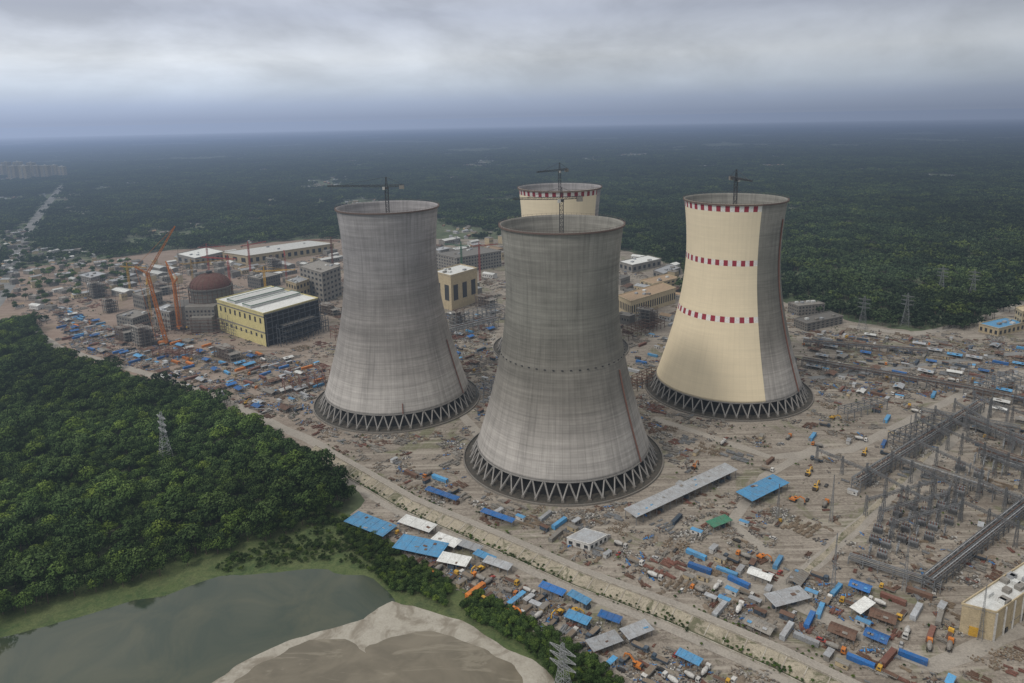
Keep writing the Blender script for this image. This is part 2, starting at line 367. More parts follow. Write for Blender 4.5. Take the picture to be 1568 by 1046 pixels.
nv=nzv(P,0.0035,5)+0.35*nzv(P,0.02,15)-0.35*((P[:,0]>150)&(P[:,1]<2300)); clear=nv>0.42
thin=(nv>0.22)&(rng.random(len(P))<0.35)
HOUSEP=P[(clear&(rng.random(len(P))<0.35))|thin&(rng.random(len(P))<0.3)|(rng.random(len(P))<0.008)]
P=P[~clear&~thin]
scatter('distant_woodland',P,rng.random(len(P))*6.28,0.87+0.4*rng.random(len(P)),Cpatch)
P=jgrid(-11000,11000,4500,13000,95); P=P[(np.abs(P[:,0])<0.84*P[:,1]+150)]; P=P[nzv(P,0.0012,8)<0.38]
s=np.ones((len(P),3)); s[:,0]=s[:,1]=3.3; s[:,2]=1.1
scatter('horizon_woodland',P,rng.random(len(P))*6.28,s,Cpatch)
# ------------------------------------------------------------------ cooling towers
def rad(z):
    return 40.0*math.sqrt(1+((z-130)/(95.7 if z<130 else 112.0))**2)
def shellmat(name,grad,lines=1.0,soft=1.0):
    M,nt,b=newmat(name); uv=nd(nt,'ShaderNodeUVMap').outputs[0]
    s=nd(nt,'ShaderNodeSeparateXYZ'); nt.links.new(uv,s.inputs[0])
    def comb(a,c,off=0.0):
        k=nd(nt,'ShaderNodeCombineXYZ'); nt.links.new(math_(nt,'MULTIPLY',s.outputs[0],a),k.inputs[0]); nt.links.new(math_(nt,'MULTIPLY',s.outputs[1],c),k.inputs[1]); k.inputs[2].default_value=off; return k.outputs[0]
    def am(a,bb): return [(0.3,1-(1-a)*soft),(0.7,1+(bb-1)*soft)]
    wob=noise(nt,comb(14,5,20),1.0,3,0.6); vv=math_(nt,'ADD',s.outputs[1],math_(nt,'MULTIPLY',math_(nt,'SUBTRACT',wob,0.5),0.10*soft))
    c=ramp(nt,vv,grad)
    hb=noise(nt,comb(5,70),1.0,3,0.7); c=mix(nt,1.0,c,ramp(nt,hb,am(.80,1.18)),'MULTIPLY')
    hb2=noise(nt,comb(2,9,14),1.0,2,0.6); c=mix(nt,1.0,c,ramp(nt,hb2,am(.86,1.14)),'MULTIPLY')
    vb=noise(nt,comb(150,3.0,4),1.0,3,0.65); c=mix(nt,1.0,c,ramp(nt,vb,am(.86,1.07)),'MULTIPLY')
    vd=noise(nt,comb(46,2.2,40),1.0,4,0.65); c=mix(nt,1.0,c,ramp(nt,vd,[(0.54,1),(0.70,1-.24*soft)]),'MULTIPLY')
    bl=noise(nt,comb(22,6,8),1.0,5,0.65,0.5); c=mix(nt,1.0,c,ramp(nt,bl,am(.86,1.11)),'MULTIPLY')
    br=nd(nt,'ShaderNodeTexBrick'); br.offset=0.0; br.inputs['Scale'].default_value=1.0
    br.inputs['Color1'].default_value=(1,1,1,1); q=1-.07*lines; br.inputs['Color2'].default_value=(q,q,q,1); q=1-0.20*lines; br.inputs['Mortar'].default_value=(q,q,q,1)
    br.inputs['Mortar Size'].default_value=0.05; br.inputs['Mortar Smooth'].default_value=0.3; br.inputs['Brick Width'].default_value=1.0; br.inputs['Row Height'].default_value=1.0
    nt.links.new(comb(72,104),br.inputs['Vector']); c=mix(nt,1.0,c,br.outputs['Color'],'MULTIPLY')
    nt.links.new(c,b.inputs['Base Color']); b.inputs['Roughness'].default_value=0.9
    bump(nt,b,br.outputs['Fac'],-0.3*lines,0.1)
    return M
gradA=[(0.05,(0.42,0.395,0.365)),(0.2,(0.37,0.345,0.315)),(0.34,(0.245,0.228,0.202)),(0.5,(0.18,0.17,0.148)),(0.68,(0.22,0.214,0.188)),(0.95,(0.275,0.266,0.238))]
gradB=[(0.05,(0.45,0.425,0.395)),(0.25,(0.37,0.345,0.32)),(0.42,(0.275,0.256,0.24)),(0.6,(0.25,0.236,0.228)),(0.8,(0.325,0.312,0.314)),(0.95,(0.345,0.33,0.332))]
mshellA=shellmat('raw_concrete_shell',gradA); mshellB=shellmat('raw_concrete_shell_pale',gradB)
mcreamT=shellmat('cream_shell_paint',[(0.05,(0.74,0.63,0.44)),(0.95,(0.76,0.66,0.48))],0.3,0.2)
mred=paint('red_band_paint',(0.30,0.03,0.05),0.1); mwht=paint('white_band_paint',(0.72,0.70,0.66),0.1)
mdark=paint('tower_fill_shade',(0.02,0.02,0.02),0.1); mbasin=paint('basin_concrete',(0.25,0.235,0.21),0.4)  # fill packing coloured near-black, painting in the shade seen between the legs
mleg=paint('leg_concrete',(0.34,0.325,0.305),0.2)
mrim=paint('rim_platform_steel',(0.17,0.12,0.105),0.3)
def tower(C,shell,painted=None,crane_ang=0.3,jib=45,stair=None,scaf=None):
    E=empty('cooling_tower',(C.x,C.y,0))
    camdir=math.atan2(-C.y,-C.x)
    NS=144; zs=[12+163*i/100 for i in range(101)]
    v=[];f=[];mi=[];uvs=[]
    def ang(j): return camdir+math.pi+2*math.pi*j/NS
    for z in zs:
        for j in range(NS): r=rad(z); v.append((r*math.cos(ang(j)),r*math.sin(ang(j)),z))
    n=len(v)
    for z in zs:
        for j in range(NS): r=rad(z)-(0.9 if z<170 else 0.5); v.append((r*math.cos(ang(j)),r*math.sin(ang(j)),z))
    bs=[int((z-12)/1.63) for z in (170.5,124.5,78.0)]
    for i in range(100):
        for j in range(NS):
            j2=(j+1)%NS; f.append((i*NS+j,i*NS+j2,(i+1)*NS+j2,(i+1)*NS+j))
            u0,u1=j/NS,(j+1)/NS; w0,w1=zs[i]/175,zs[i+1]/175; uvs+=[(u0,w0),(u1,w0),(u1,w1),(u0,w1)]
            k=0
            if painted:
                a=(j+0.5)/NS*360-180
                if painted[0]<=a<=painted[1]:
                    k=1
                    for q in bs:
                        if q-1<=i<=q+1: k=2 if (j//2)%2==0 else 3
            mi.append(k)
    for i in range(100):
        for j in range(NS):
            j2=(j+1)%NS; f.append((n+i*NS+j2,n+i*NS+j,n+(i+1)*NS+j,n+(i+1)*NS+j2))
            u0,u1=j/NS,(j+1)/NS; w0,w1=zs[i]/175,zs[i+1]/175; uvs+=[(u1,w0),(u0,w0),(u0,w1),(u1,w1)]; mi.append(0)
    for j in range(NS):
        j2=(j+1)%NS; f.append((100*NS+j,100*NS+j2,n+100*NS+j2,n+100*NS+j)); mi.append(0); uvs+=[(0,1)]*4
        f.append((j2,j,n+j,n+j2)); mi.append(0); uvs+=[(0,0)]*4
    me=bpy.data.meshes.new('shell'); me.from_pydata(v,[],f)
    for q in (shell,mcreamT,mred,mwht): me.materials.append(q)
    me.polygons.foreach_set('material_index',mi); me.polygons.foreach_set('use_smooth',[True]*len(f))
    ul=me.uv_layers.new(name='UVMap'); ul.data.foreach_set('uv',np.array(uvs,np.float32).ravel())
    me.update(); put(me,'shell',parent=E)
    mb=MB(); rt=rad(175)
    c=lambda r,t,z:(r*math.cos(t),r*math.sin(t),z)
    for j in range(NS):
        a,b2=ang(j),ang(j+1)
        mb.hexa([c(rt+0.05,a,173.8),c(rt+1.1,a,173.8),c(rt+1.1,b2,173.8),c(rt+0.05,b2,173.8)],[c(rt+0.05,a,174.9),c(rt+1.1,a,174.9),c(rt+1.1,b2,174.9),c(rt+0.05,b2,174.9)],mrim)
        if j%2==0: mb.beam(c(rt+1.0,a,174.9),c(rt+1.0,a,176.2),0.12,mrim)
        mb.beam(c(rt+1.0,a,176.1),c(rt+1.0,b2,176.1),0.12,mrim)
        r1=rad(12)
        mb.hexa([c(r1-1.4,a,11.2),c(r1+0.45,a,11.2),c(r1+0.45,b2,11.2),c(r1-1.4,b2,11.2)],[c(r1-1.4,a,11.98),c(r1+0.35,a,11.98),c(r1+0.35,b2,11.98),c(r1-1.4,b2,11.98)],mleg)
        mb.hexa([c(73.5,a,0),c(74.3,a,0),c(74.3,b2,0),c(73.5,b2,0)],[c(73.5,a,1.3),c(74.3,a,1.3),c(74.3,b2,1.3),c(73.5,b2,1.3)],mbasin)
    NL=48
    for i in range(NL):
        a=camdir+2*math.pi*i/NL; h=math.pi/NL
        mb.box((68.8*math.cos(a),68.8*math.sin(a),0.8),(2.0,2.0,1.5),mbasin,a)
        mb.beam(c(68.8,a,1.4),c(rad(12)-0.4,a-h*0.95,11.3),0.85,mleg); mb.beam(c(68.8,a,1.4),c(rad(12)-0.4,a+h*0.95,11.3),0.85,mleg)
    put(mb.mesh('legs_and_rim'),'legs_and_rim',parent=E)
    fb=MB(); fb.cyl((0,0,0.3),61,11.2,mdark,72); fb.cyl((0,0,0.06),73.4,0.2,paint('basin_floor',(.06,.058,.05),.3),72)
    put(fb.mesh('cooling_fill'),'cooling_fill',parent=E)
    sb=MB()
    for (deg,z0,z1,w) in (stair or []):
        a=camdir+math.radians(deg); pr=None; z=z0
        while z<=z1:
            q=(( rad(z)+0.7)*math.cos(a),(rad(z)+0.7)*math.sin(a),z)
            if pr: sb.beam(pr,q,w,BRICK())
            pr=q; z+=4
    for z in (scaf or []):
        for j in range(0,NS):
            if j%3==0:
                a=ang(j); sb.box(((rad(z)+0.35)*math.cos(a),(rad(z)+0.35)*math.sin(a),z),(0.6,1.3,0.6),DSTEEL(),a)
    if sb.f: put(sb.mesh('stair_and_brackets'),'stair_and_brackets',parent=E)
    K=empty('tower_crane',(C.x,C.y,0)); cb=MB(); st=DSTEEL()
    cb.lat((0,0,0.3),(0,0,190),2.6,2.6,64,0.34,st)
    cb.box((0,0,190.8),(3.4,3.4,1.6),st)
    ca=camdir+crane_ang; dx,dy=math.cos(ca),math.sin(ca)
    cb.lat((0,0,191),(0,0,200),2.0,0.6,4,0.3,st)
    cb.lat((dx*1,dy*1,192.4),(dx*jib,dy*jib,193.2),1.7,1.1,int(jib/2.2),0.26,st)
    cb.lat((-dx*1,-dy*1,192.4),(-dx*15,-dy*15,192.6),1.7,1.5,6,0.28,st)
    cb.box((-dx*13,-dy*13,191.2),(4,2.6,3.0),GREY(),ca)
    cb.beam((0,0,200),(dx*jib*0.7,dy*jib*0.7,193.9),0.2,st); cb.beam((0,0,200),(-dx*14,-dy*14,193.4),0.2,st)
    cb.box((dx*2-dy*1.8,dy*2+dx*1.8,190.6),(2,1.6,2.2),WHT(),ca)
    put(cb.mesh('mast_and_jib'),'mast_and_jib',parent=K)
    return E
def tc(ub,vb,ut,vt):
    g=G(ub,vb); d=V((g.x,g.y,0)).normalized(); c1=g+d*74.4; c2=G(ut,vt,175)
    return (c1+V((c2.x,c2.y,0)))/2
T1=tc(862,771,859.5,343); T2=tc(612,671,594,314); T3=tc(1113,655,1122.5,301)
c4=G(857,286,175); T4=V((c4.x,c4.y,0))
tower(T1,mshellA,None,-1.35,34,stair=[(58,12,78,0.9)],scaf=[82.5])
tower(T2,mshellB,None,-1.75,50,stair=[(62,12,60,0.8),(3,12,22,0.7)])
tower(T3,mshellA,(-120,31),0.35,36,stair=[(68,12,160,0.9)])
tower(T4,mshellB,(-130,62),-0.6,40)
TW=[T1,T2,T3,T4]
# ------------------------------------------------------------------ occupancy
CAN=GP([(492,684),(560,722),(640,768),(780,826),(900,878),(1040,930),(1200,998),(1300,1046),(1480,1130),(1700,1250)])
OCC=[(t.x,t.y,79) for t in TW]
def nearcan(x,y):
    for a,b2 in zip(CAN[:-1],CAN[1:]):
        d=b2-a; L=d.length; d=d/L; n=V((d.y,-d.x,0)); q=V((x,y,0))-a; t=q.dot(d); o=q.dot(n)
        if -5<t<L+5 and -5<o<19.5: return True
    return False
def free(x,y,r,add=True):
    for a,b,c in OCC:
        if (x-a)**2+(y-b)**2<(r+c)**2: return False
    if nearcan(x,y): return False
    if add: OCC.append((x,y,r))
    return True
# ------------------------------------------------------------------ buildings
def facade(mb,A,B,h,floors,bays,mt,z0=0.0,fw=0.5,fh=0.45):
    A=V(A);B=V(B); d=(B-A); L=d.length; d.normalize(); n=V((d.y,-d.x,0))
    if n.dot(-(A+B))<0: n=-n
    fhh=h/floors
    for i in range(floors):
        for j in range(bays):
            w=L/bays; c=A+d*(w*(j+0.5)); z=z0+fhh*(i+0.5)
            a=d*(w*fw/2); o=n*0.12; hh=fhh*fh/2
            b4=[c-a+o+V((0,0,z-hh)),c+a+o+V((0,0,z-hh)),c+a+o+V((0,0,z+hh)),c-a+o+V((0,0,z+hh))]
            mb.poly(b4,mt)
            mb.beam(c-a+n*0.2+V((0,0,z-hh-0.1)),c+a+n*0.2+V((0,0,z-hh-0.1)),0.25,GREY())
def pb(name,L,F,R,h,wall,roof,floors=2,bays=(6,8),win=None,parapet=0.9,units=4):
    L,F,R=[V((q.x,q.y,0)) for q in (G(*L),G(*F),G(*R))]; B=L+R-F
    c=(L+R)/2; rr=(L-R).length/2; OCC.append((c.x,c.y,rr*0.8))
    mb=MB(); up=V((0,0,h)); mb.hexa([L,F,R,B],[q+up for q in (L,F,R,B)],wall)
    k=0.012; e=[q+(q-c)*k for q in (L,F,R,B)]
    mb.hexa([q+V((0,0,h+0.01)) for q in e],[q+V((0,0,h+0.35)) for q in e],roof)
    for i in range(4): 
        a,b2=e[i],e[(i+1)%4]
        mb.beam(a+V((0,0,h+0.35+parapet/2)),b2+V((0,0,h+0.35+parapet/2)),0.5,wall,parapet)
    w=win or GLASS()
    facade(mb,L,F,h,floors,bays[0],w); facade(mb,F,R,h,floors,bays[1],w)
    rr2=random.Random(int(L[0]*7+h))
    for i in range(units):
        s,t=rr2.uniform(.15,.85),rr2.uniform(.15,.85); q=F+(L-F)*s+(R-F)*t
        mb.box((q.x,q.y,h+1.4),(rr2.uniform(2,6),rr2.uniform(2,4),2),rr2.choice([GREY(),WHITE(),SILV()]),math.atan2((R-F).y,(R-F).x))
    return put(mb.mesh(name),name),(L,F,R,B)
o,(L,F,R,B)=pb('yellow_power_hall',(337,506),(408,531),(490,504),38,YEL(),WHITE(),1,(1,1),YEL(),1.2,0)
mb=MB(); d1=(F-L); d2=(R-F); n1=V((d1.y,-d1.x,0)).normalized(); n1=n1 if n1.dot(-F)>0 else -n1; n2=V((d2.y,-d2.x,0)).normalized(); n2=n2 if n2.dot(-F)>0 else -n2
for j in range(9):
    c=L+d1*((j+0.7)/9.4); dd=d1.normalized()
    for z,hh in ((26,6),(9,4)): mb.hexa([c-dd*1.6+n1*0.05+V((0,0,z)),c+dd*1.6+n1*0.05+V((0,0,z)),c+dd*1.6+n1*0.3+V((0,0,z)),c-dd*1.6+n1*0.3+V((0,0,z))],[c-dd*1.6+n1*0.05+V((0,0,z+hh)),c+dd*1.6+n1*0.05+V((0,0,z+hh)),c+dd*1.6+n1*0.3+V((0,0,z+hh)),c-dd*1.6+n1*0.3+V((0,0,z+hh))],DSTEEL())
for z in (16,34.5): mb.beam(L+n1*0.3+V((0,0,z)),F+n1*0.3+V((0,0,z)),0.5,GREY(),1.2)
# scaffold on part of the long wall
for j in range(8):
    a=L+d1*(j/8*.4)+n1*2; mb.beam(a,a+V((0,0,16+4*(j%3))),.35,GREY())
    b2=L+d1*((j+1)/8*.4)+n1*2
    for z in (4,8,12,16): mb.beam(a+V((0,0,z)),b2+V((0,0,z)),.3,GREY())
dk=paint('frame_backing_dark',(0.03,0.033,0.04),0.1)  # plain dark slab backing the open steel frame
mb.hexa([F+n2*0.1,R+n2*0.1,R+n2*1,F+n2*1],[q+V((0,0,37)) for q in (F+n2*0.1,R+n2*0.1,R+n2*1,F+n2*1)],dk)
fs=paint('hall_frame_steel',(0.085,0.10,0.12),0.25)
for i in range(11):
    a=F+d2*(i/10)+n2*3.5; mb.beam(a,a+V((0,0,38 if i%3 else 35)),0.8,fs)
    for q in (7,12):
        b2=a+n2*q
        if i>0: mb.beam(b2,b2+V((0,0,30-q+3*(i%2))),0.7,fs); mb.beam(a+V((0,0,21)),b2+V((0,0,21)),.5,fs); mb.beam(a+V((0,0,10)),b2+V((0,0,10)),.5,fs)
for z in (7,14,21,28,33,37.5):
    mb.beam(F+n2*3.5+V((0,0,z)),R+n2*3.5+V((0,0,z)),0.7,fs)
    if z<25: mb.beam(F+d2*.125+n2*15+V((0,0,z)),R+n2*15+V((0,0,z)),0.7,fs); mb.hexa([F+d2*.225+n2*3+V((0,0,z)),R-d2*.2+n2*3+V((0,0,z)),R-d2*.2+n2*11.5+V((0,0,z)),F+d2*.225+n2*11.5+V((0,0,z))],[F+d2*.225+n2*3+V((0,0,z+.4)),R-d2*.2+n2*3+V((0,0,z+.4)),R-d2*.2+n2*11.5+V((0,0,z+.4)),F+d2*.225+n2*11.5+V((0,0,z+.4))],CONC_D())
for s0,s1 in ((0.18,0.36),(0.52,0.7)):
    q=[L+(F-L)*s+(B-L)*t for s,t in ((s0,0.04),(s1,0.04),(s1,0.96),(s0,0.96))]
    mb.hexa([x+V((0,0,38.4)) for x in q],[x+V((0,0,41.6)) for x in q],WHITE())
    for a,b2 in ((0,1),(1,2),(2,3),(3,0)): mb.beam(q[a]+V((0,0,41.7)),q[b2]+V((0,0,41.7)),0.6,GREEN())
ob=put(mb.mesh('hall_frame'),'hall_frame'); ob.parent=o
pb('white_roof_hall',(342,400),(380,406),(512,386),16,CREAM(),WHITE(),1,(3,14),GLASS(),0.6,3)
pb('white_roof_hall',(272,402),(300,409),(345,398),15,GREY(),WHITE(),1,(3,6))
pb('turbine_building',(462,452),(496,464),(524,452),42,GREY(),GREY(),6,(6,5))
pb('auxiliary_building',(440,462),(456,468),(476,460),30,CREAM(),SILV(),3,(4,4))
pb('turbine_building',(666,468),(692,476),(732,462),46,CREAM(),WHITE(),1,(2,3),DSTEEL(),1.5,5)
pb('concrete_frame_building',(668,412),(700,420),(768,408),26,GREY(),CONC_D(),5,(8,16))
pb('tan_roof_store',(706,394),(730,399),(772,390),11,TAN(),TAN(),1,(3,8))
pb('tan_roof_store',(946,476),(966,486),(1034,464),20,CREAM(),TAN(),1,(8,20))
pb('white_roof_hall',(948,412),(968,418),(1012,408),12,GREY(),WHITE(),1,(3,6))
pb('white_roof_hall',(1000,424),(1016,430),(1042,420),10,GREY(),SILV(),1,(3,6))
pb('low_office_building',(980,440),(1000,446),(1040,436),10,CREAM(),TAN(),2,(3,6))
pb('gate_pavilion',(1498,508),(1528,516),(1568,506),9,CREAM(),LBLUE(),1,(4,6))
pb('gate_pavilion',(1552,500),(1562,507),(1590,500),22,CREAM(),CREAM(),3,(3,4))
pb('switchgear_building',(1468,968),(1520,982),(1612,915),15,CREAM(),WHITE(),1,(1,1),CREAM(),1.0,10)
A,Bq,Cq=G(1468,968),G(1520,982),G(1612,915); mb=MB(); d=(Cq-Bq).normalized(); n=V((d.y,-d.x,0)); n=n if n.dot(-Bq)>0 else -n
dl=(A-Bq).normalized(); nl=V((dl.y,-dl.x,0)); nl=nl if nl.dot(-Bq)>0 else -nl
for i in range(8):
    c=Bq+(Cq-Bq)*(i/7.0)+n*0.3; mb.beam(c,c+V((0,0,15.5)),0.7,WHT())
c=Bq+dl*8+nl*0.1; mb.hexa([c-dl*2,c+dl*2,c+dl*2+nl*.3,c-dl*2+nl*.3],[q+V((0,0,5)) for q in (c-dl*2,c+dl*2,c+dl*2+nl*.3,c-dl*2+nl*.3)],YELP())
for i in range(3):
    c=Bq+(Cq-Bq)*(0.2+0.25*i)+n*0.15; mb.hexa([c-d*1.2,c+d*1.2,c+d*1.2+n*.3,c-d*1.2+n*.3],[q+V((0,0,2.6+i)) for q in (c-d*1.2,c+d*1.2,c+d*1.2+n*.3,c-d*1.2+n*.3)],GLASS())
put(mb.mesh('doors_and_pilasters'),'doors_and_pilasters',parent=bpy.data.objects['switchgear_building'])
pb('site_office',(868,834),(903,844),(930,829),4.2,WHT(),SILV(),1,(3,4),GLASS(),0.2,0)
for q in [((180,500),(205,506),(232,496),14),((238,500),(262,506),(282,497),22),((205,470),(222,475),(250,466),18),((380,440),(400,444),(430,436),16),((120,430),(140,435),(165,428),9),((545,470),(560,474),(600,462),14),((1206,478),(1222,484),(1262,480),12),((1215,500),(1235,508),(1290,496),9)]:
    pb('concrete_plant_building',*q,random.choice([GREY(),GREY(),CONC_D()]),random.choice([GREY(),CONC_D(),SILV()]),3,(6,8))
mdome=paint('dome_reinforcement',(0.13,0.05,0.042),0.3)
def reactor(uv,r,h,col):
    c=G(*uv); OCC.append((c.x,c.y,r+3)); mb=MB(); mb.cyl((0,0,0),r,h,GREY(),40)
    prev=(r+0.4,h)
    for i in range(1,11):
        t=i/10*math.pi/2; rr,zz=(r+0.4)*math.cos(t)+0.05,h+0.05+r*0.7*math.sin(t)
        mb.cyl((0,0,prev[1]),prev[0],zz-prev[1],col,40,rr)
        for k in range(20):
            a=2*math.pi*k/20; mb.beam(((prev[0]+.15)*math.cos(a),(prev[0]+.15)*math.sin(a),prev[1]),((rr+.15)*math.cos(a),(rr+.15)*math.sin(a),zz),.25,RUST())
        prev=(rr,zz)
    mb.cyl((0,0,h-1),r+2.6,1.6,CONC_D(),40)
    for i in range(28):
        a=2*math.pi*i/28; q=(( r+2)*math.cos(a),(r+2)*math.sin(a)); mb.beam((q[0],q[1],0),(q[0],q[1],h+2+1.5*math.sin(i*3)),0.45,RUST())
        for z in np.arange(5,h+2,5):
            b2=2*math.pi*(i+1)/28; mb.beam(((r+2)*math.cos(a),(r+2)*math.sin(a),z),((r+2)*math.cos(b2),(r+2)*math.sin(b2),z),0.4,RUST())
    mb.cyl((0,0,h+r*.69),3.5,3,DSTEEL(),16)
    mb.box((r*1.1,r*.6,h*.35),(r*1.2,r*1.4,h*.7),GREY()); mb.box((-r*1.3,-r*.4,h*.28),(r*1.1,r*1.6,h*.56),GREY()); mb.box((-r*1.3,-r*.4,h*.58),(r*1.0,r*1.5,1),CONC_D())
    mb.box((0,-r*1.25,h*.32),(r*1.5,r*.7,h*.64),GREY()); mb.box((r*.2,-r*1.7,h*.2),(r*1.1,r*.6,h*.4),GREY())
    for i in range(8):
        for k in range(5): mb.box((-r*.65+i*r*.19,-r*1.61,3+k*5.2),(2,.3,2.2),DSTEEL())
    for i in range(9):
        for j in range(2):
            x=-r*1.9+i*r*.42; y=-r*2.1-j*3; mb.beam((x,y,0),(x,y,h*(.40+.12*math.sin(i*2.1))),.35,RUST())
        for z in np.arange(4,h*.4,4): mb.beam((-r*1.9+i*r*.42,-r*2.1,z),(-r*1.9+i*r*.42,-r*2.1-3,z),.3,RUST())
    for z in np.arange(4,h*.4,4): mb.beam((-r*1.9,-r*2.1,z),(r*1.46,-r*2.1,z),.35,RUST()); mb.beam((-r*1.9,-r*2.1-3,z),(r*1.46,-r*2.1-3,z),.35,RUST())
    put(mb.mesh('reactor_building'),'reactor_building',(c.x,c.y,0))
reactor((328,492),24,46,mdome); reactor((640,455),24,40,GREY())
AX=math.radians(-40)
def frame_mesh(w,d,fl,seed):
    mb=MB(); r=random.Random(seed); nx,ny=max(2,int(w/6)),max(2,int(d/6))
    for k in range(fl):
        z=4.5*(k+1); cut=w*(1 if k<fl-1 else .6)
        mb.box((-(w-cut)/2,0,z),(cut,d,.5),GREY())
        for i in range(nx+1):
            for j in range(ny+1):
                x=-w/2+w*i/nx; y=-d/2+d*j/ny
                if x>cut-w/2+.1: continue
                mb.box((x*.97,y*.97,z-2.25),(.8,.8,4),GREY())
        if k%2==0: mb.box((r.uniform(-w/4,w/4),-d*.1,z-2.2),(w*.4,d*.5,3.9),CONC_D())
    for i in range(int(w/3)): mb.beam((-w/2+3*i,-d/2-1,0),(-w/2+3*i,-d/2-1,4.5*fl+3),.25,RUST())
    for z in range(2,int(4.5*fl+2),2): mb.beam((-w/2,-d/2-1,z),(w/2,-d/2-1,z),.2,RUST())
    for i in range(12): mb.beam((r.uniform(-w/2,w/2),r.uniform(-d/2,d/2),4.5*fl),(r.uniform(-w/2,w/2),r.uniform(-d/2,d/2),4.5*fl+2.5),.3,RUST())
    return mb.mesh('frame')
fms=[frame_mesh(30,18,4,1),frame_mesh(22,22,6,2),frame_mesh(40,16,3,3),frame_mesh(18,14,5,4)]
for i,(u,v) in enumerate([(195,520),(222,528),(350,548),(170,478),(250,450),(150,455),(440,500),(540,500),(570,440),(420,415),(505,480),(700,500),(745,470),(990,500),(1180,520)]):
    q=G(u,v)
    for a,b_,c_ in OCC:
        if (q.x-a)**2+(q.y-b_)**2<(c_*.8+8)**2: break
    else:
        OCC.append((q.x,q.y,15)); put(fms[i%4],'unfinished_concrete_frame',(q.x,q.y,0.05),AX+(i%2)*math.pi/2,.85)
def hall_mesh(w,d,h,wall,roof,gable=0.0,bays=5,seed=0):
    mb=MB(); r=random.Random(seed)
    mb.box((0,0,h/2),(w,d,h),wall)
    if gable:
        e=0.5; a=[(-w/2-e,-d/2-e,h),(w/2+e,-d/2-e,h),(w/2+e,0,h+gable),(-w/2-e,0,h+gable)]; b2=[(-w/2-e,d/2+e,h),(w/2+e,d/2+e,h),(w/2+e,0,h+gable),(-w/2-e,0,h+gable)]
        for q in (a,b2): mb.hexa([(x,y,z+0.02) for x,y,z in q],[(x,y,z+0.22) for x,y,z in q],roof)
        for sx in (-1,1): mb.poly([(sx*w/2,-d/2,h),(sx*w/2,d/2,h),(sx*w/2,0,h+gable)],wall)
        for i in range(int(w/2.5)): x=-w/2+i*2.5; mb.beam((x,-d/2-e,h+.3),(x,0,h+gable+.3),0.12,roof); mb.beam((x,d/2+e,h+.3),(x,0,h+gable+.3),0.12,roof)
    else:
        mb.box((0,0,h+.2),(w+.6,d+.6,.38),roof)
        for i in range(3): mb.box((r.uniform(-w/3,w/3),r.uniform(-d/3,d/3),h+1),(2,1.6,1.3),GREY())
    for sgn in (-1,1):
        for i in range(bays):
            x=-w/2+w*(i+.5)/bays; mb.box((x,sgn*(d/2+.03),h*.55),(w/bays*.4,.12,h*.25),GLASS())
    mb.box((w/2+.03,0,1.2),(.12,1.6,2.4),DSTEEL())
    return mb.mesh('hall')
halls=[hall_mesh(*a,seed=i) for i,a in enumerate([(40,18,9,GREY(),WHITE(),2,8),(26,14,7,CREAM(),SILV(),2,6),(18,12,10,GREY(),GREY(),0,5),(30,20,8,GREY(),SILV(),0,6),(14,10,6,WHT(),TAN(),2,4),(12,12,14,CREAM(),GREY(),0,4),(22,10,5,GREY(),RUST(),1.5,6),(24,16,9,GREY(),CONC_D(),0,7),(24,12,7,WHT(),WHITE(),2,5)])]
def place_n(meshes,name,poly,n,r,ang=AX,jit=0.06,sc=(0.9,1.1)):
    k=0
    for x,y in sample(poly,n*3):
        i=random.randrange(len(meshes))
        if not free(x,y,r): continue
        put(meshes[i],name,(x,y,0.05),ang+random.choice([0,math.pi/2,math.pi,-math.pi/2])+random.gauss(0,jit),random.uniform(*sc)); k+=1
        if k>=n: break
place_n(halls[1:],'town_building',TOWN,210,8.5,AX,.3,(.5,.8))
place_n(halls,'industrial_shed',GP([(60,440),(200,405),(330,388),(500,378),(520,400),(500,440),(420,430),(330,420),(200,460),(100,460)]),130,10.5,AX,.06,(.6,.95))
place_n(halls,'industrial_shed',GP([(668,372),(770,372),(770,440),(735,470),(690,440)]),18,15)
place_n(halls,'industrial_shed',GP([(950,390),(1035,412),(1045,465),(1030,500),(950,500)]),14,13)
ap=[]
for i in range(2):
    mb=MB(); mb.box((0,0,27),(30,22,54),CREAM()); mb.box((0,0,54.4),(31,23,.8),WHT()); mb.box((4*i,0,57),(8,6,4),WHT())
    for fl in range(17):
        for sx in range(6): mb.box((-12.5+5*sx,-11.05,2.5+3.1*fl),(2.4,.3,1.7),GLASS())
        for sy in range(4):
            for e in (-1,1): mb.box((e*15.05,-8+5.3*sy,2.5+3.1*fl),(.3,2.2,1.7),GLASS())
        mb.box((0,-11.6,1.2+3.1*fl),(7,1.2,.9),WHT())
    ap.append(mb.mesh('apartment_block'))
for u,v,s in [(4,272,.95),(22,276,1.05),(40,277,1.1),(58,274,1.0),(72,274,1.0),(84,272,.95),(97,272,.85),(12,268,1.05),(50,268,1.0),(30,269,1.1),(-20,275,1.0),(-45,276,1.0)]:
    q=G(u,v); put(random.choice(ap),'apartment_block',(q.x,q.y,0),random.uniform(-.3,.3),s*1.12)
ht=[hall_mesh(14,8,4,WHT(),SILV(),2,3,1),hall_mesh(18,10,4,CREAM(),GREY(),2,3,2),hall_mesh(11,8,4,BRICK(),TAN(),2,3,3)]
Ch=bpy.data.collections.new('village_houses')
for i,q in enumerate(ht): put(q,'village_house_%d'%i,coll=Ch)
hp=HOUSEP+rng.normal(size=HOUSEP.shape)*6
scatter('village_houses',hp,rng.random(len(hp))*6.28,0.5+0.5*rng.random(len(hp)),Ch)
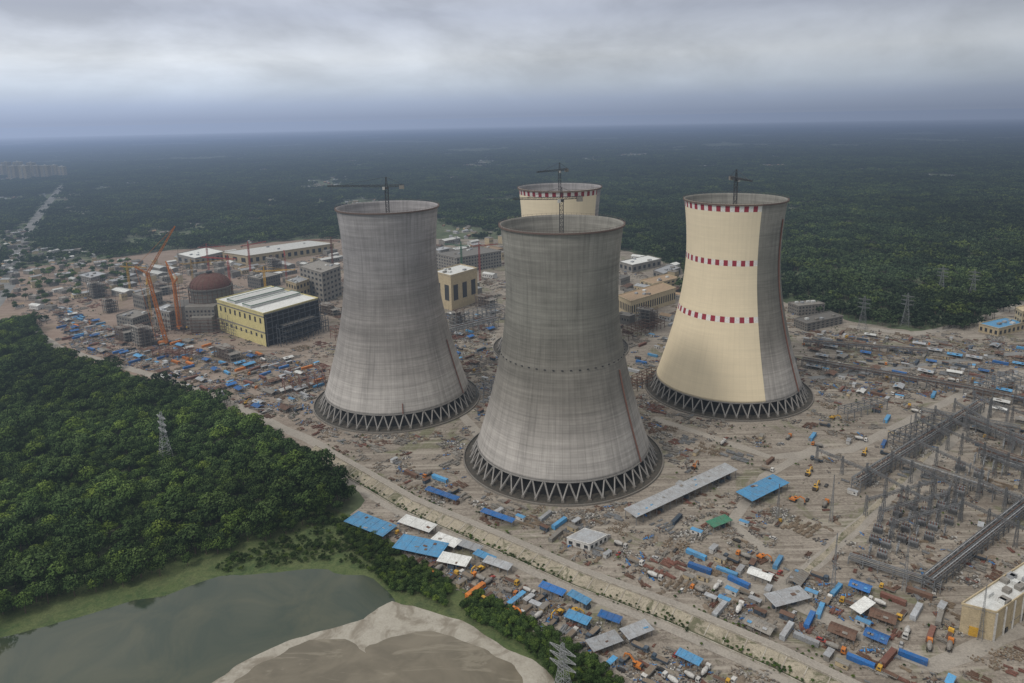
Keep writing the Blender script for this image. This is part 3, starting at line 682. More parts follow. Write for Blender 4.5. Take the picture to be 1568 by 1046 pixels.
# ------------------------------------------------------------------ strips / roads
def profile_strip(name,line,prof,ribs=None):
    pts=[]
    for a,b2 in zip(line[:-1],line[1:]):
        k=max(1,int((b2-a).length/3 if ribs else (b2-a).length/6)); pts+=[a.lerp(b2,i/k) for i in range(k)]
    pts.append(line[-1]); mb=MB(); rows=[]
    for i,q in enumerate(pts):
        a=pts[max(0,i-4)]; b2=pts[min(len(pts)-1,i+4)]; d=(b2-a).normalized(); n=V((d.y,-d.x,0))
        rows.append([V((q.x,q.y,0))+n*(o+(0 if ribs else nz.noise(V((q.x*.05,q.y*.05,k*7)))*1.2))+V((0,0,z)) for k,(o,z,_) in enumerate(prof)])
    for i in range(len(rows)-1):
        for j in range(len(prof)-1):
            if prof[j][2] is None: continue
            mb.poly([rows[i][j],rows[i][j+1],rows[i+1][j+1],rows[i+1][j]],prof[j][2])
        if ribs and i%3==0: mb.beam(rows[i][ribs[0]]+V((0,0,.08)),rows[i][ribs[1]]+V((0,0,.08)),0.5,ribs[2],.3)
    return put(mb.mesh(name),name)
wl=paint('parapet_concrete',(0.48,0.445,0.38),0.5)
profile_strip('embankment_road',CAN,[(-3.5,0.06,mditch),(-1,2.4,mroad),(4.5,2.5,wl),(4.51,3.4,wl),(4.9,3.4,wl),(4.91,2.4,mpath),(12.5,0.3,mditch),(14.2,0.28,wl),(14.21,1.0,wl),(14.6,1.0,wl),(14.61,0.22,mroad),(20,0.2,None)],(5,6,wl))
def road(pts,w,mt,name='dirt_road',z=0.07):
    profile_strip(name,GP(pts),[(-w/2,z,mt),(w/2,z,None)])
road([(96,284),(62,325),(36,362),(22,400),(10,440),(-20,480)],22,masph,'highway_road',0.09)
road([(40,500),(95,535),(170,556),(250,580),(330,606),(410,645),(470,672),(500,688)],9,mroad,z=0.09)
road([(1040,880),(1180,905),(1240,870),(1330,790),(1480,655),(1568,590)],8,mroad,z=0.10)
road([(1000,640),(1180,700),(1300,690),(1480,600),(1600,560)],8,mroad,z=0.11)
road([(1180,905),(1300,965),(1430,1020),(1568,960)],9,mroad,z=0.12)
road([(1240,580),(1400,560),(1568,540)],8,masph,z=0.13)
road([(1568,462),(1500,490),(1440,505),(1400,512),(1300,500)],12,mroad,z=0.14)
road([(560,470),(640,560),(720,650),(760,700)],8,mroad,z=0.15)
road([(700,380),(740,480),(770,560)],9,mroad,z=0.16)
road([(1230,880),(1480,640)],3,mpath,'pipe_trench_path',0.18)
road([(1180,850),(1120,800),(1170,730),(1260,680)],7,mroad,z=0.17)
road([(820,962),(900,1000),(980,1040),(1060,1095)],5,mroad,z=0.19)
ROADS=[GP(q) for q in ([(1040,880),(1180,905),(1240,870),(1330,790),(1480,655),(1568,590)],[(1000,640),(1180,700),(1300,690),(1480,600),(1600,560)],[(1180,905),(1300,965),(1430,1020),(1568,960)],[(1240,580),(1400,560),(1568,540)],[(560,470),(640,560),(720,650),(760,700)],[(40,500),(95,535),(170,556),(250,580),(330,606),(410,645),(470,672),(500,688)],[(1180,850),(1120,800),(1170,730),(1260,680)])]
# ------------------------------------------------------------------ small kit
def container(col):
    mb=MB(); mb.box((0,0,1.35),(12.2,2.44,2.5),col)
    for i in range(24):
        for s in (-1,1): mb.box((-5.8+i*.505,s*1.25,1.35),(.2,.08,2.2),col)
    for x in (-6.05,6.05):
        for y in (-1.2,1.2): mb.box((x,y,1.35),(.2,.2,2.68),col)
    mb.box((6.14,-.55,1.35),(.06,.9,2.2),GREY()); return mb.mesh('container')
def cabin(col,roof):
    mb=MB(); mb.box((0,0,1.5),(6,2.5,2.6),col); mb.box((0,0,2.95),(6.5,3,.2),roof); mb.box((-1.5,-1.27,1.7),(1.2,.1,.9),GLASS()); mb.box((1.5,-1.27,1.3),(.9,.1,2),DSTEEL()); mb.box((-1.5,1.27,1.7),(1.2,.1,.9),GLASS()); return mb.mesh('cabin')
def shed(col,w=12,d=6.5):
    mb=MB()
    for x in np.linspace(-w/2,w/2,4):
        for y in (-d/2,d/2): mb.beam((x,y,0),(x,y,3.0),.22,STEEL())
    n=8
    for s in (-1,1):
        q=[(-w/2-.5,s*(d/2+.5),2.9),(w/2+.5,s*(d/2+.5),2.9),(w/2+.5,0,4.1),(-w/2-.5,0,4.1)]; mb.hexa(q,[(a,b,c+.12) for a,b,c in q],col)
        for i in range(n): x=-w/2+w*i/(n-1); mb.beam((x,s*(d/2+.5),3.06),(x,0,4.26),.13,col)
    for k in range(3): mb.box((random.uniform(-w*.35,w*.35),-d*.25,3.85),(w*.16,d*.3,.1),random.choice([GREY(),RUST(),LBLUE(),SILV()]))
    mb.box((0,d/4,.9),(w*.8,d*.3,1.8),random.choice([WOOD(),RUST(),GREY()])); mb.box((-w/4,-d/4,.6),(w*.3,d*.3,1.2),GREY())
    return mb.mesh('shed')
def wheels(mb,xs,y,r):
    for x in xs:
        for s in (-1,1): mb.cyl((x,s*y-(.18 if s>0 else .18),r),r,.36,TYRE(),12,ax='Y')
def truck(cab,body,kind):
    mb=MB(); wheels(mb,[-3,-1.9,2.9],1.1,.5); mb.box((0,0,.85),(8.6,1,.3),DSTEEL())
    mb.hexa([(2.3,-1.2,.9),(4.4,-1.2,.9),(4.4,1.2,.9),(2.3,1.2,.9)],[(2.3,-1.15,2.9),(4.0,-1.15,2.9),(4.0,1.15,2.9),(2.3,1.15,2.9)],cab)
    mb.hexa([(4.26,-1,1.9),(4.3,-1,1.9),(4.3,1,1.9),(4.26,1,1.9)],[(4.1,-1,2.7),(4.14,-1,2.7),(4.14,1,2.7),(4.1,1,2.7)],GLASS())
    mb.box((3.2,0,2.2),(1.0,2.44,.7),GLASS())
    if kind=='dump':
        mb.hexa([(-4,-1.1,1.1),(2,-1.1,1.1),(2,1.1,1.1),(-4,1.1,1.1)],[(-4.3,-1.3,2.4),(2.1,-1.3,2.4),(2.1,1.3,2.4),(-4.3,1.3,2.4)],body); mb.box((-1.1,0,2.42),(5.8,2.3,.12),SOIL())
    elif kind=='flat':
        mb.box((-1,0,1.15),(6.4,2.4,.25),body)
        for i in range(4): mb.cyl((-4,-.8+i*.5,1.5),.22,6,RUST(),8,ax='X')
    else:
        mb.cyl((-4,0,2.1),.7,2.6,body,14,1.25,'X'); mb.cyl((-1.4,0,2.1),1.25,2.6,body,14,.9,'X')
    return mb.mesh('truck')
def car(col):
    mb=MB(); wheels(mb,[-1.35,1.35],.8,.34)
    mb.hexa([(-2.2,-.88,.35),(2.2,-.88,.35),(2.2,.88,.35),(-2.2,.88,.35)],[(-2.15,-.85,.95),(2.1,-.85,.85),(2.1,.85,.85),(-2.15,.85,.95)],col)
    mb.hexa([(-1.9,-.8,.93),(1.1,-.8,.9),(1.1,.8,.9),(-1.9,.8,.93)],[(-1.6,-.65,1.42),(.5,-.65,1.42),(.5,.65,1.42),(-1.6,.65,1.42)],GLASS()); mb.box((-.55,0,1.45),(2,1.28,.06),col); return mb.mesh('car')
def excavator(col):
    mb=MB()
    for s in (-1,1): mb.hexa([(-1.7,s*1.1-.3,0),(1.7,s*1.1-.3,0),(1.7,s*1.1+.3,0),(-1.7,s*1.1+.3,0)],[(-2.1,s*1.1-.3,.8),(2.1,s*1.1-.3,.8),(2.1,s*1.1+.3,.8),(-2.1,s*1.1+.3,.8)],TYRE())
    mb.cyl((0,0,.8),.8,.3,DSTEEL(),14); mb.box((-.6,0,1.75),(3.6,2.6,1.2),col); mb.box((1.0,.8,2.3),(1.5,1,1.8),GLASS()); mb.box((1.0,.8,3.25),(1.6,1.1,.1),col); mb.box((-2,0,1.9),(.9,2.5,1.3),DSTEEL())
    mb.beam((1,-.2,1.9),(3.8,-.2,4.6),.5,col,.7); mb.beam((3.7,-.2,4.7),(6.2,-.2,4.0),.45,col,.6); mb.beam((6.2,-.2,4.1),(6.8,-.2,1.6),.35,col,.5)
    mb.hexa([(6.2,-.8,.6),(7.3,-.8,.8),(7.3,.5,.8),(6.2,.5,.6)],[(6.3,-.8,1.6),(7.2,-.8,1.8),(7.2,.5,1.8),(6.3,.5,1.6)],DSTEEL()); return mb.mesh('excavator')
def mobcrane(col):
    mb=MB(); wheels(mb,[-4,-2.6,2.2,3.8],1.1,.6); mb.box((0,0,1.3),(11,2.5,.7),col); mb.box((4.8,-.5,2.2),(1.8,1.4,1.6),GLASS()); mb.box((-2,0,2.4),(3.4,2.3,1.6),col); mb.beam((-2.5,0,3),(9.5,0,6.5),.8,col); mb.beam((9.5,0,6.5),(14,0,7.8),.55,WHT())
    for x in (-4.8,3): mb.box((x,0,.9),(.5,6,.3),DSTEEL())
    return mb.mesh('mobile_crane')
CY=container(ORANGE())
cc=[container(c) for c in (BLUE(),TEAL(),BRICK(),GREY(),RUST(),LBLUE(),SILV())]
cco=[cc[0],cc[5],CY,cc[6],cc[2]]
cb=[cabin(WHT(),SILV()),cabin(CREAM(),GREY()),cabin(GREY(),SILV()),cabin(TEAL(),RUST()),cabin(WHT(),LBLUE())]
sh=[shed(LBLUE()),shed(SILV(),12,7),shed(GREY(),14,8),shed(RUST(),11,7),shed(WHITE(),11,6),shed(BLUE(),9,6)]
tr=[truck(WHT(),GREY(),'dump'),truck(YELP(),GREY(),'flat'),truck(TEAL(),TEAL(),'dump'),truck(WHT(),WHT(),'mix'),truck(ORANGE(),GREY(),'mix')]
cr=[car(c) for c in (WHT(),paint('car_black',(.03,.03,.03),.1,.3),REDP(),paint('car_silver',(.4,.4,.4),.1,.3))]
ex=[excavator(YELP()),excavator(ORANGE())]; mc=[mobcrane(YELP()),mobcrane(WHT())]
def shed_at(name,a,b2,width,h,roof,tilt=0.8):
    A,B=G(*a),G(*b2); d=(B-A); L=d.length; ang=math.atan2(d.y,d.x); mb=MB(); c=(A+B)/2
    n=max(3,int(L/6))
    for i in range(n+1):
        x=-L/2+L*i/n
        for y in (-width/2+.4,width/2-.4): mb.beam((x,y,0),(x,y,h+(tilt if y>0 else 0)-.1),.3,STEEL())
        mb.beam((x,-width/2,h+.0),(x,width/2,h+tilt),.3,STEEL())
        mb.beam((x,-width/2-.4,h+.42),(x,width/2+.4,h+tilt+.42),.15,roof)
    q=[(-L/2-1,-width/2-.5,h+.2),(L/2+1,-width/2-.5,h+.2),(L/2+1,width/2+.5,h+tilt+.2),(-L/2-1,width/2+.5,h+tilt+.2)]; mb.hexa(q,[(x,y,z+.15) for x,y,z in q],roof)
    r=random.Random(int(L*10))
    for i in range(int(L/5)): mb.box((r.uniform(-L/2,L/2),r.uniform(-width/3,width/3),.9),(r.uniform(2,4),r.uniform(1,3),1.7),r.choice([RUST(),WOOD(),GREY(),TEAL()]))
    for i in range(int(L*width/90)):
        x,y=r.uniform(-L/2+2,L/2-2),r.uniform(-width/2+1,width/2-1); z=h+tilt*(y/width+.5)+.5
        mb.box((x,y,z),(r.uniform(1,3),r.uniform(.6,2),.08),r.choice([GREY(),SILV(),RUST(),LBLUE()]),r.uniform(-.3,.3))
    k=max(1,int(L/width))
    for i in range(k): t=(i+.5)/k; q=A.lerp(B,t); OCC.append((q.x,q.y,width*.6))
    put(mb.mesh(name),name,(c.x,c.y,0.05),ang)
shed_at('open_storage_shed',(966,800),(1118,728),10,6,SILV())
shed_at('blue_roof_shed',(1140,772),(1194,745),12,5,LBLUE())
for a,b2,w,c in [((540,800),(596,822),12,LBLUE()),((618,803),(662,818),8,WHITE()),((612,838),(678,852),13,LBLUE()),((668,830),(700,842),7,WHITE()),((676,862),(716,870),8,WHITE()),((700,838),(735,850),5,SILV()),((745,866),(780,878),5,SILV()),((905,1000),(945,985),7,SILV()),((958,982),(992,968),7,SILV()),((1088,812),(1114,802),6,GREEN()),
    ((655,756),(700,772),3.5,BLUE()),((740,790),(785,806),3.5,BLUE()),((1310,945),(1330,930),5,WHITE()),((1180,930),(1230,917),9,SILV()),((830,905),(862,918),4,BLUE()),((874,918),(900,932),4,LBLUE()),((870,950),(900,962),5,LBLUE()),((920,950),(948,960),4,BLUE()),((1040,1010),(1070,1025),4,LBLUE()),((730,855),(755,866),4,LBLUE())]:
    shed_at('storage_shed',a,b2,w,3.6,c,0.5)
Z1=GP([(70,458),(180,505),(300,525),(420,548),(500,560),(488,640),(400,636),(300,598),(200,562),(110,532)])
Z2=GP([(610,812),(700,856),(800,900),(930,955),(1060,1010),(1200,1085),(1040,1085),(900,995),(780,938),(690,890),(620,852)])
Z3=GP([(560,690),(690,740),(760,785),(900,800),(1040,880),(1180,940),(1150,955),(1000,890),(900,850),(780,800),(640,735)])
Z4=GP([(1150,850),(1300,900),(1470,900),(1460,990),(1340,1045),(1180,975),(1040,915),(1060,870)])
Z5=GP([(1230,505),(1560,535),(1600,640),(1480,610),(1300,610),(1240,560)])
Z6=GP([(520,480),(760,480),(770,600),(735,650),(690,560),(640,520),(520,560)])
Z7=GP([(950,490),(1040,490),(1010,560),(970,600),(950,560)])
Z8=GP([(1000,690),(1160,650),(1300,700),(1290,780),(1150,850),(1000,860),(1050,760)])
Z9=GP([(1230,600),(1480,600),(1470,700),(1300,760),(1240,700)])
Z10=GP([(1430,520),(1600,520),(1700,700),(1700,1000),(1480,1060),(1350,1060),(1480,860),(1500,700)])
def fill(poly,spec):
    for ms,nm,n,r in spec: place_n(ms,nm,poly,n,r,AX)
fill(Z2,[(tr,'truck',34,3.2),(ex,'excavator',18,3.2),(mc[:1],'mobile_crane',12,4.2),(cco,'shipping_container',26,4),(cb,'site_cabin',40,2.5),(cr,'parked_car',16,2.2),(sh[:5],'storage_shed',8,5)])
fill(Z1,[(sh,'storage_shed',40,5.2),(cco,'shipping_container',46,4.6),(cb,'site_cabin',60,3),(tr,'truck',18,4),(ex,'excavator',6,4),(mc,'mobile_crane',5,6)])
fill(Z3,[(cc,'shipping_container',5,5.5),(tr,'truck',7,5),(cb,'site_cabin',10,3.4),(cr,'parked_car',10,3)])
fill(Z4,[(sh[1:],'storage_shed',7,6.5),(cc,'shipping_container',20,4.6),(tr,'truck',34,3.8),(cb,'site_cabin',46,2.8),(ex,'excavator',12,4),(mc[:1],'mobile_crane',5,5),(cr,'parked_car',20,2.6)])
fill(Z5,[(sh,'storage_shed',26,7.5),(cc,'shipping_container',22,6),(cb,'site_cabin',40,3.6),(tr,'truck',16,5),(halls[2:3]+halls[6:8],'site_building',9,13)])
fill(Z6,[(sh[1:],'storage_shed',14,8),(cc,'shipping_container',14,6.5),(cb,'site_cabin',20,4),(tr,'truck',10,5)])
fill(Z7,[(cc,'shipping_container',6,6.5),(cb,'site_cabin',8,4)])
fill(Z8,[(cc,'shipping_container',3,6.5),(cb,'site_cabin',6,4),(tr,'truck',7,5),(ex,'excavator',4,5),(cr,'parked_car',8,3)])
fill(Z9,[(cc,'shipping_container',4,7),(cb,'site_cabin',7,4),(tr,'truck',6,5),(ex,'excavator',2,5)])
fill(Z10,[(sh[1:],'storage_shed',7,8),(cc,'shipping_container',12,6.5),(cb,'site_cabin',18,4),(tr,'truck',12,5),(mc,'mobile_crane',3,7)])
# ------------------------------------------------------------------ clutter kit
Cc=bpy.data.collections.new('stacked_site_materials')
def addc(mb,nm): put(mb.mesh(nm),nm,coll=Cc)
r=random.Random(4)
for nm,mt in (('a_rebar_stack',RUST()),('b_pipe_stack',STEEL()),('c_timber_stack',WOOD()),('d_panel_stack',GREY()),('e_rebar_stack',BRICK())):
    mb=MB()
    for i in range(16): mb.beam((-3+r.uniform(-.8,.8),-1.4+r.uniform(0,2.8),.15+r.uniform(0,.9)),(3+r.uniform(-.8,.8),-1.4+r.uniform(0,2.8),.15+r.uniform(0,.9)),r.uniform(.2,.45),mt)
    addc(mb,nm)
for nm,mts in (('f_crates',[WOOD(),GREY(),WOOD()]),('g_crates',[GREY(),CONC_D(),WHT()]),('h_debris',[RUST(),GREY(),WOOD(),DSTEEL()]),('i_debris',[GREY(),SOIL(),CONC_D()]),('j_tarp_heap',[BLUE(),LBLUE(),GREY(),RUST()]),('k_debris',[DSTEEL(),GREY(),RUST()]),('l_debris',[SOIL(),GREY(),CONC_D()])):
    mb=MB()
    for i in range(18): mb.box((r.gauss(0,2.0),r.gauss(0,1.7),r.uniform(.15,.5)),(r.uniform(.3,2.6),r.uniform(.25,1.2),r.uniform(.3,1.1)),r.choice(mts),r.uniform(0,3))
    addc(mb,nm)
mb=MB()
for i in range(3):
    n=10; c=(r.gauss(0,2),r.gauss(0,1.5)); mb.cyl((c[0],c[1],0),2.2,.9,SOIL(),n,1.3); mb.cyl((c[0],c[1],.9),1.3,.5,SOIL(),n,.3)
addc(mb,'m_soil_heap')
def cells(name,poly,cell=24,thr=-0.05,seed=3,blue=0.05):
    """yards: each plot holds one kind of material laid out in rows, some plots are just mess, some bare"""
    a=np.array([(q[0],q[1]) for q in poly]); c0=a.mean(0); ca,sa=math.cos(AX),math.sin(AX)
    R=max(np.linalg.norm(a-c0,axis=1)); n=int(R/cell)+1; pts=[];rot=[];sc=[];idx=[]
    rr=random.Random(seed)
    for i in range(-n,n+1):
        for j in range(-n,n+1):
            x=c0[0]+(i*cell)*ca-(j*cell)*sa; y=c0[1]+(i*cell)*sa+(j*cell)*ca
            if nz.noise(V((x*.012,y*.012,seed)))+.5*nz.noise(V((x*.03,y*.03,seed+5)))<thr: continue
            kind=rr.random(); ang=AX+(math.pi/2 if rr.random()<.4 else 0)+rr.gauss(0,.08)
            ww,dd=cell*rr.uniform(.3,.85),cell*rr.uniform(.25,.85); ox,oy=rr.uniform(-4,4),rr.uniform(-4,4)
            if kind<.5:
                t=rr.choice([0,1,1,2,3,3,4,5,6,8,11]); s=rr.uniform(.5,1.0); 
                for u in np.arange(-ww/2,ww/2,7.2*s):
                    for v in np.arange(-dd/2,dd/2,3.6*s):
                        if rr.random()<.25: continue
                        lx,ly=u+rr.gauss(0,.7)+ox,v+rr.gauss(0,.5)+oy
                        pts.append((x+lx*math.cos(ang)-ly*math.sin(ang),y+lx*math.sin(ang)+ly*math.cos(ang))); rot.append(ang+rr.gauss(0,.09)); sc.append(s*rr.uniform(.8,1.15)); idx.append(t)
            else:
                for q in range(rr.randint(8,20)):
                    lx,ly=rr.gauss(0,cell*.33),rr.gauss(0,cell*.33); t=9 if rr.random()<blue else rr.choice([0,1,2,3,4,6,7,8,10,10,11,12])
                    pts.append((x+lx,y+ly)); rot.append(rr.uniform(0,6.3) if rr.random()<.4 else ang); sc.append(rr.uniform(.3,.9)); idx.append(t)
    P=np.array(pts); rot=np.array(rot); sc=np.array(sc); idx=np.array(idx)
    k=inpoly(P,poly)
    for t in TW: k&=np.hypot(P[:,0]-t.x,P[:,1]-t.y)>76.5
    for rd in ROADS: k&=~nearline(P,rd,4.5)
    P,rot,sc,idx=P[k],rot[k],sc[k],idx[k]
    k=np.array([not nearcan(q[0],q[1]) for q in P])
    for (bx,by,br) in OCC[4:34]: k&=np.hypot(P[:,0]-bx,P[:,1]-by)>br*.9
    scatter(name,P[k],rot[k],sc[k],Cc,idx[k],z=0.05)
TOTAL=GP([(30,480),(120,420),(500,380),(770,380),(960,400),(1050,470),(1200,470),(1400,515),(1568,480),(1750,480),(1900,900),(1700,1200),(1100,1200),(900,1010),(700,890),(560,800),(570,760),(500,705),(330,610),(100,535)])
cells('stacked_site_materials',TOTAL,22,0.0,3)
cells('yard_materials',Z1,14,-.45,5,.3); cells('yard_materials',Z2,9,-.6,6,.22); cells('yard_materials',Z4,12,-.35,7,.12); cells('yard_materials',Z5,16,-.3,8,.15); cells('yard_materials',Z6,14,-.4,9,.1); cells('yard_materials',Z10,16,-.25,10); cells('yard_materials',Z3,14,-.1,11,.2); cells('yard_materials',Z8,18,.15,12,.05)
for t in TW[:3]:
    cells('yard_materials',[V((t.x+96*math.cos(a),t.y+96*math.sin(a),0)) for a in np.linspace(0,6.1,24)],12,-.05,13+int(t.x)%5,.08)
P=sample(TOTAL,8000); P=P[nzv(P,0.02,21)>0.12]
for t in TW: P=P[np.hypot(P[:,0]-t.x,P[:,1]-t.y)>78]
for rd in ROADS: P=P[~nearline(P,rd,4.5)]
scatter('site_weeds',P,rng.random(len(P))*6.28,0.05+0.15*rng.random(len(P)),Cnear)
pw=[]
for a,b2 in zip(CAN[:-1],CAN[1:]):
    d=b2-a; L=d.length; d=d/L; n=V((d.y,-d.x,0))
    for i in range(int(L*2)):
        t=random.uniform(0,L); o_=random.choice([random.gauss(13.2,.8),random.gauss(-2.5,1.2),random.gauss(11,1.5)]); q=a+d*t+n*o_
        if nz.noise(V((q.x*.04,q.y*.04,1)))>-.2: pw.append((q.x,q.y))
pw=np.array(pw); scatter('drain_weeds',pw,rng.random(len(pw))*6.28,0.05+0.13*rng.random(len(pw)),Cnear,z=.2)
P=sample(TOWN,450); scatter('town_trees',P,rng.random(len(P))*6.28,0.7+0.5*rng.random(len(P)),Cnear)
# ------------------------------------------------------------------ pylons, gantries, cranes
def pylon(name,uv,h,w,mt,arms=True,t=.22):
    c=G(*uv); mb=MB(); mb.lat((0,0,0),(0,0,h*.6),w,w*.35,8,t,mt); mb.lat((0,0,h*.6),(0,0,h),w*.35,w*.12,7,t*.9,mt)
    if arms:
        for k in (.66,.78,.9):
            for s in (-1,1): mb.lat((0,0,h*k),(s*w*.75,0,h*k+.4),w*.2,.2,4,.14,mt)
            mb.beam((w*.75,0,h*k),(w*.75,0,h*k-1.6),.2,DSTEEL()); mb.beam((-w*.75,0,h*k),(-w*.75,0,h*k-1.6),.2,DSTEEL())
    put(mb.mesh(name),name,(c.x,c.y,0.05),AX)
PST=paint('pylon_steel',(0.40,0.41,0.42),0.1,.5)
pylon('electricity_pylon',(256,712),42,9,PST,True,.18)
pylon('electricity_pylon',(862,1085),32,9,PST,True,.18)
for u,v in ((1440,452),(1488,458),(700,395),(1386,500),(1320,505)): pylon('electricity_pylon',(u,v),40,9,STEEL())
for u,v,h in ((1190,800,26),(1272,800,32),(1275,905,34),(1384,905,36),(1390,690,28),(1500,980,30),(1130,600,24),(1480,600,26)): pylon('lighting_mast',(u,v),h,2.0,STEEL(),False,.14)
gs=paint('gantry_steel',(0.17,0.18,0.19),0.25,.5)
def rack(name,a,b2,w,h,levels=2,pipes=True,mt=gs):
    A,B=G(*a),G(*b2); d=B-A; L=d.length; ang=math.atan2(d.y,d.x); c=(A+B)/2; mb=MB(); n=max(2,int(L/7))
    for i in range(n+1):
        x=-L/2+L*i/n
        for y in (-w/2,w/2): mb.beam((x,y,0),(x,y,h),.5,mt)
        for k in range(levels): z=h-(k*h*.3); mb.beam((x,-w/2,z),(x,w/2,z),.45,mt)
        if i<n:
            x2=x+L/n
            for y in (-w/2,w/2): mb.beam((x,y,h*.7),(x2,y,h),.22,mt); 
    for k in range(levels):
        z=h-(k*h*.3)
        for y in (-w/2,w/2): mb.beam((-L/2,y,z+.1),(L/2,y,z+.1),.35,mt)
        if pipes:
            for y in np.linspace(-w/2+1,w/2-1,3): mb.beam((-L/2,y,z+.6),(L/2,y,z+.6),.4,random.choice([STEEL(),SILV(),GREY(),RUST()]))
    put(mb.mesh(name),name,(c.x,c.y,0.05),ang)
rack('pipe_rack',(1228,560),(1490,606),6,8); rack('pipe_rack',(1490,606),(1600,630),6,8)
rack('pipe_rack',(1310,752),(1500,630),6,9,3); rack('pipe_rack',(1215,560),(1180,530),5,8)
rack('pipe_rack',(1420,905),(1600,760),6,8,3); rack('pipe_rack',(1300,860),(1440,905),5,4)
rack('pipe_rack',(1470,650),(1590,700),6,9,3); rack('pipe_rack',(1410,640),(1560,668),6,8); rack('pipe_rack',(1500,700),(1620,740),5,9,3); rack('pipe_rack',(1380,720),(1560,780),5,9); rack('pipe_rack',(1230,530),(1420,545),5,7)
rack('pipe_rack',(680,520),(760,500),8,12); rack('steel_frame',(435,600),(520,585),14,12,3,False,BRICK()); rack('steel_frame',(690,505),(765,485),18,16,3,False,gs); rack('steel_frame',(960,600),(1005,580),12,10,3,False,RUST())
rack('steel_frame',(955,520),(1010,500),14,12,3,False,RUST()); rack('steel_frame',(1370,690),(1440,660),12,12,3,False,gs); rack('steel_frame',(1500,600),(1560,590),14,12,3,False,gs); rack('steel_frame',(735,610),(770,600),12,12,3,False,gs)
rack('steel_frame',(240,545),(300,548),12,9,3,False,BRICK()); rack('steel_frame',(510,520),(545,512),12,14,3,False,BRICK()); rack('steel_frame',(1290,640),(1350,625),10,8,2,False,gs)
def gantry(a,b2,h,mt=gs):
    A,B=G(*a),G(*b2); d=B-A; L=d.length; ang=math.atan2(d.y,d.x); c=(A+B)/2; mb=MB(); n=max(1,round(L/16))
    for i in range(n+1):
        x=-L/2+L*i/n; mb.lat((x,0,0),(x,0,h+3),1.8,.8,7,.2,mt)
    mb.lat((-L/2,0,h),(L/2,0,h),1.4,1.4,max(6,int(L/2)),.2,mt)
    for i in range(n*3):
        x=-L/2+L*(i+.5)/(n*3); mb.beam((x,0,h-.7),(x,0,h-2.4),.25,BRICK())
    put(mb.mesh('switchyard_gantry'),'switchyard_gantry',(c.x,c.y,0.05),ang)
for k in range(7): gantry((1325+38*k,745-21*k),(1420+40*k,800-24*k),14)
for k in range(6): gantry((1470+26*k,800-34*k),(1600+26*k,860-34*k),14)
for k in range(3): gantry((1325+20*k,790+18*k),(1430+20*k,760+18*k),11)
for k in range(4): gantry((1400+30*k,660-12*k),(1450+30*k,690-12*k),12)
gantry((1250,710),(1330,745),11)
def transformer():
    mb=MB(); mb.box((0,0,2.2),(5,2.6,3.2),STEEL()); mb.box((0,0,.3),(7,5,.5),GREY())
    for s in (-1,1):
        for i in range(7): mb.box((-2.2+i*.72,s*1.9,2.2),(.16,1,2.6),STEEL())
    for i in range(3): mb.cyl((-1.5+1.5*i,0,3.8),.28,2,BRICK(),10,.14)
    mb.cyl((-2.5,1.0,4.6),.5,5,STEEL(),12,ax='X'); mb.beam((-2,1,3.8),(-2,1,4.3),.2,STEEL()); mb.beam((2,1,3.8),(2,1,4.3),.2,STEEL()); return mb.mesh('transformer')
def breaker():
    mb=MB()
    for i in range(3):
        y=-2.5+2.5*i; mb.beam((0,y,0),(0,y,2.6),.4,STEEL()); mb.cyl((0,y,2.6),.35,2.6,SILV(),10,.22); mb.cyl((0,y,5.3),.5,.5,STEEL(),10)
    mb.beam((0,-2.5,2.3),(0,2.5,2.3),.3,STEEL()); return mb.mesh('circuit_breaker')
tm,bm_=transformer(),breaker()
for i in range(6):
    for j in range(5):
        q=G(1350+24*i-6*j,800+(-9)*i+16*j); put(tm if (i+j)%3 else bm_,'power_transformer' if (i+j)%3 else 'circuit_breaker',(q.x,q.y,.05),AX,1.0)
for i in range(7):
    for j in range(4):
        q=G(1470+22*i-8*j,720-11*i+17*j); put(bm_ if (i+j)%4 else tm,'circuit_breaker' if (i+j)%4 else 'power_transformer',(q.x,q.y,.05),AX,1.2)
def crawler(uv,h,col,lean,jl,ang):
    c=G(*uv); mb=MB()
    for s in (-1,1): mb.box((0,s*4,1),(12,1.6,2),DSTEEL())
    mb.box((-2,0,3.3),(12,5,2.6),col); mb.box((-8,0,4),(3,6,3.6),DSTEEL())
    t=V((lean*h,0,h)); mb.lat((2,0,4),t,3.4,2.6,26,.55,col); mb.lat(t,t+V((jl*.55,0,jl*.83)),2.4,1.0,14,.4,col)
    mb.lat(t,t+V((-12,0,8)),1.6,.8,5,.35,col); mb.beam(t+V((-12,0,8)),(-8,0,5),.3,col); mb.beam(t+V((-12,0,8)),t+V((jl*.55,0,jl*.83)),.3,col)
    e=t+V((jl*.55,0,jl*.83)); mb.beam(e,(e.x,0,20),.2,DSTEEL()); mb.box((e.x,0,19),(1.2,1.2,2),YELP())
    put(mb.mesh('crawler_crane'),'crawler_crane',(c.x,c.y,0.05),ang)
crawler((252,528),84,ORANGE(),-0.10,62,0.2); crawler((276,505),58,ORANGE(),0.04,30,2.4)
def tcrane(uv,h,jib,ang,col):
    c=G(*uv); mb=MB(); mb.lat((0,0,0),(0,0,h),2,2,int(h/3.5),.35,col); mb.lat((0,0,h),(0,0,h+7),1.6,.4,3,.3,col); mb.lat((1,0,h+1),(jib,0,h+1.3),1.4,.9,int(jib/3),.28,col); mb.lat((-1,0,h+1),(-14,0,h+1),1.4,1.2,5,.28,col); mb.box((-12.5,0,h),(3,2,2.4),GREY()); mb.beam((0,0,h+7),(jib*.7,0,h+1.8),.2,col); mb.beam((0,0,h+7),(-13,0,h+1.6),.2,col)
    put(mb.mesh('tower_crane'),'tower_crane',(c.x,c.y,.05),ang)
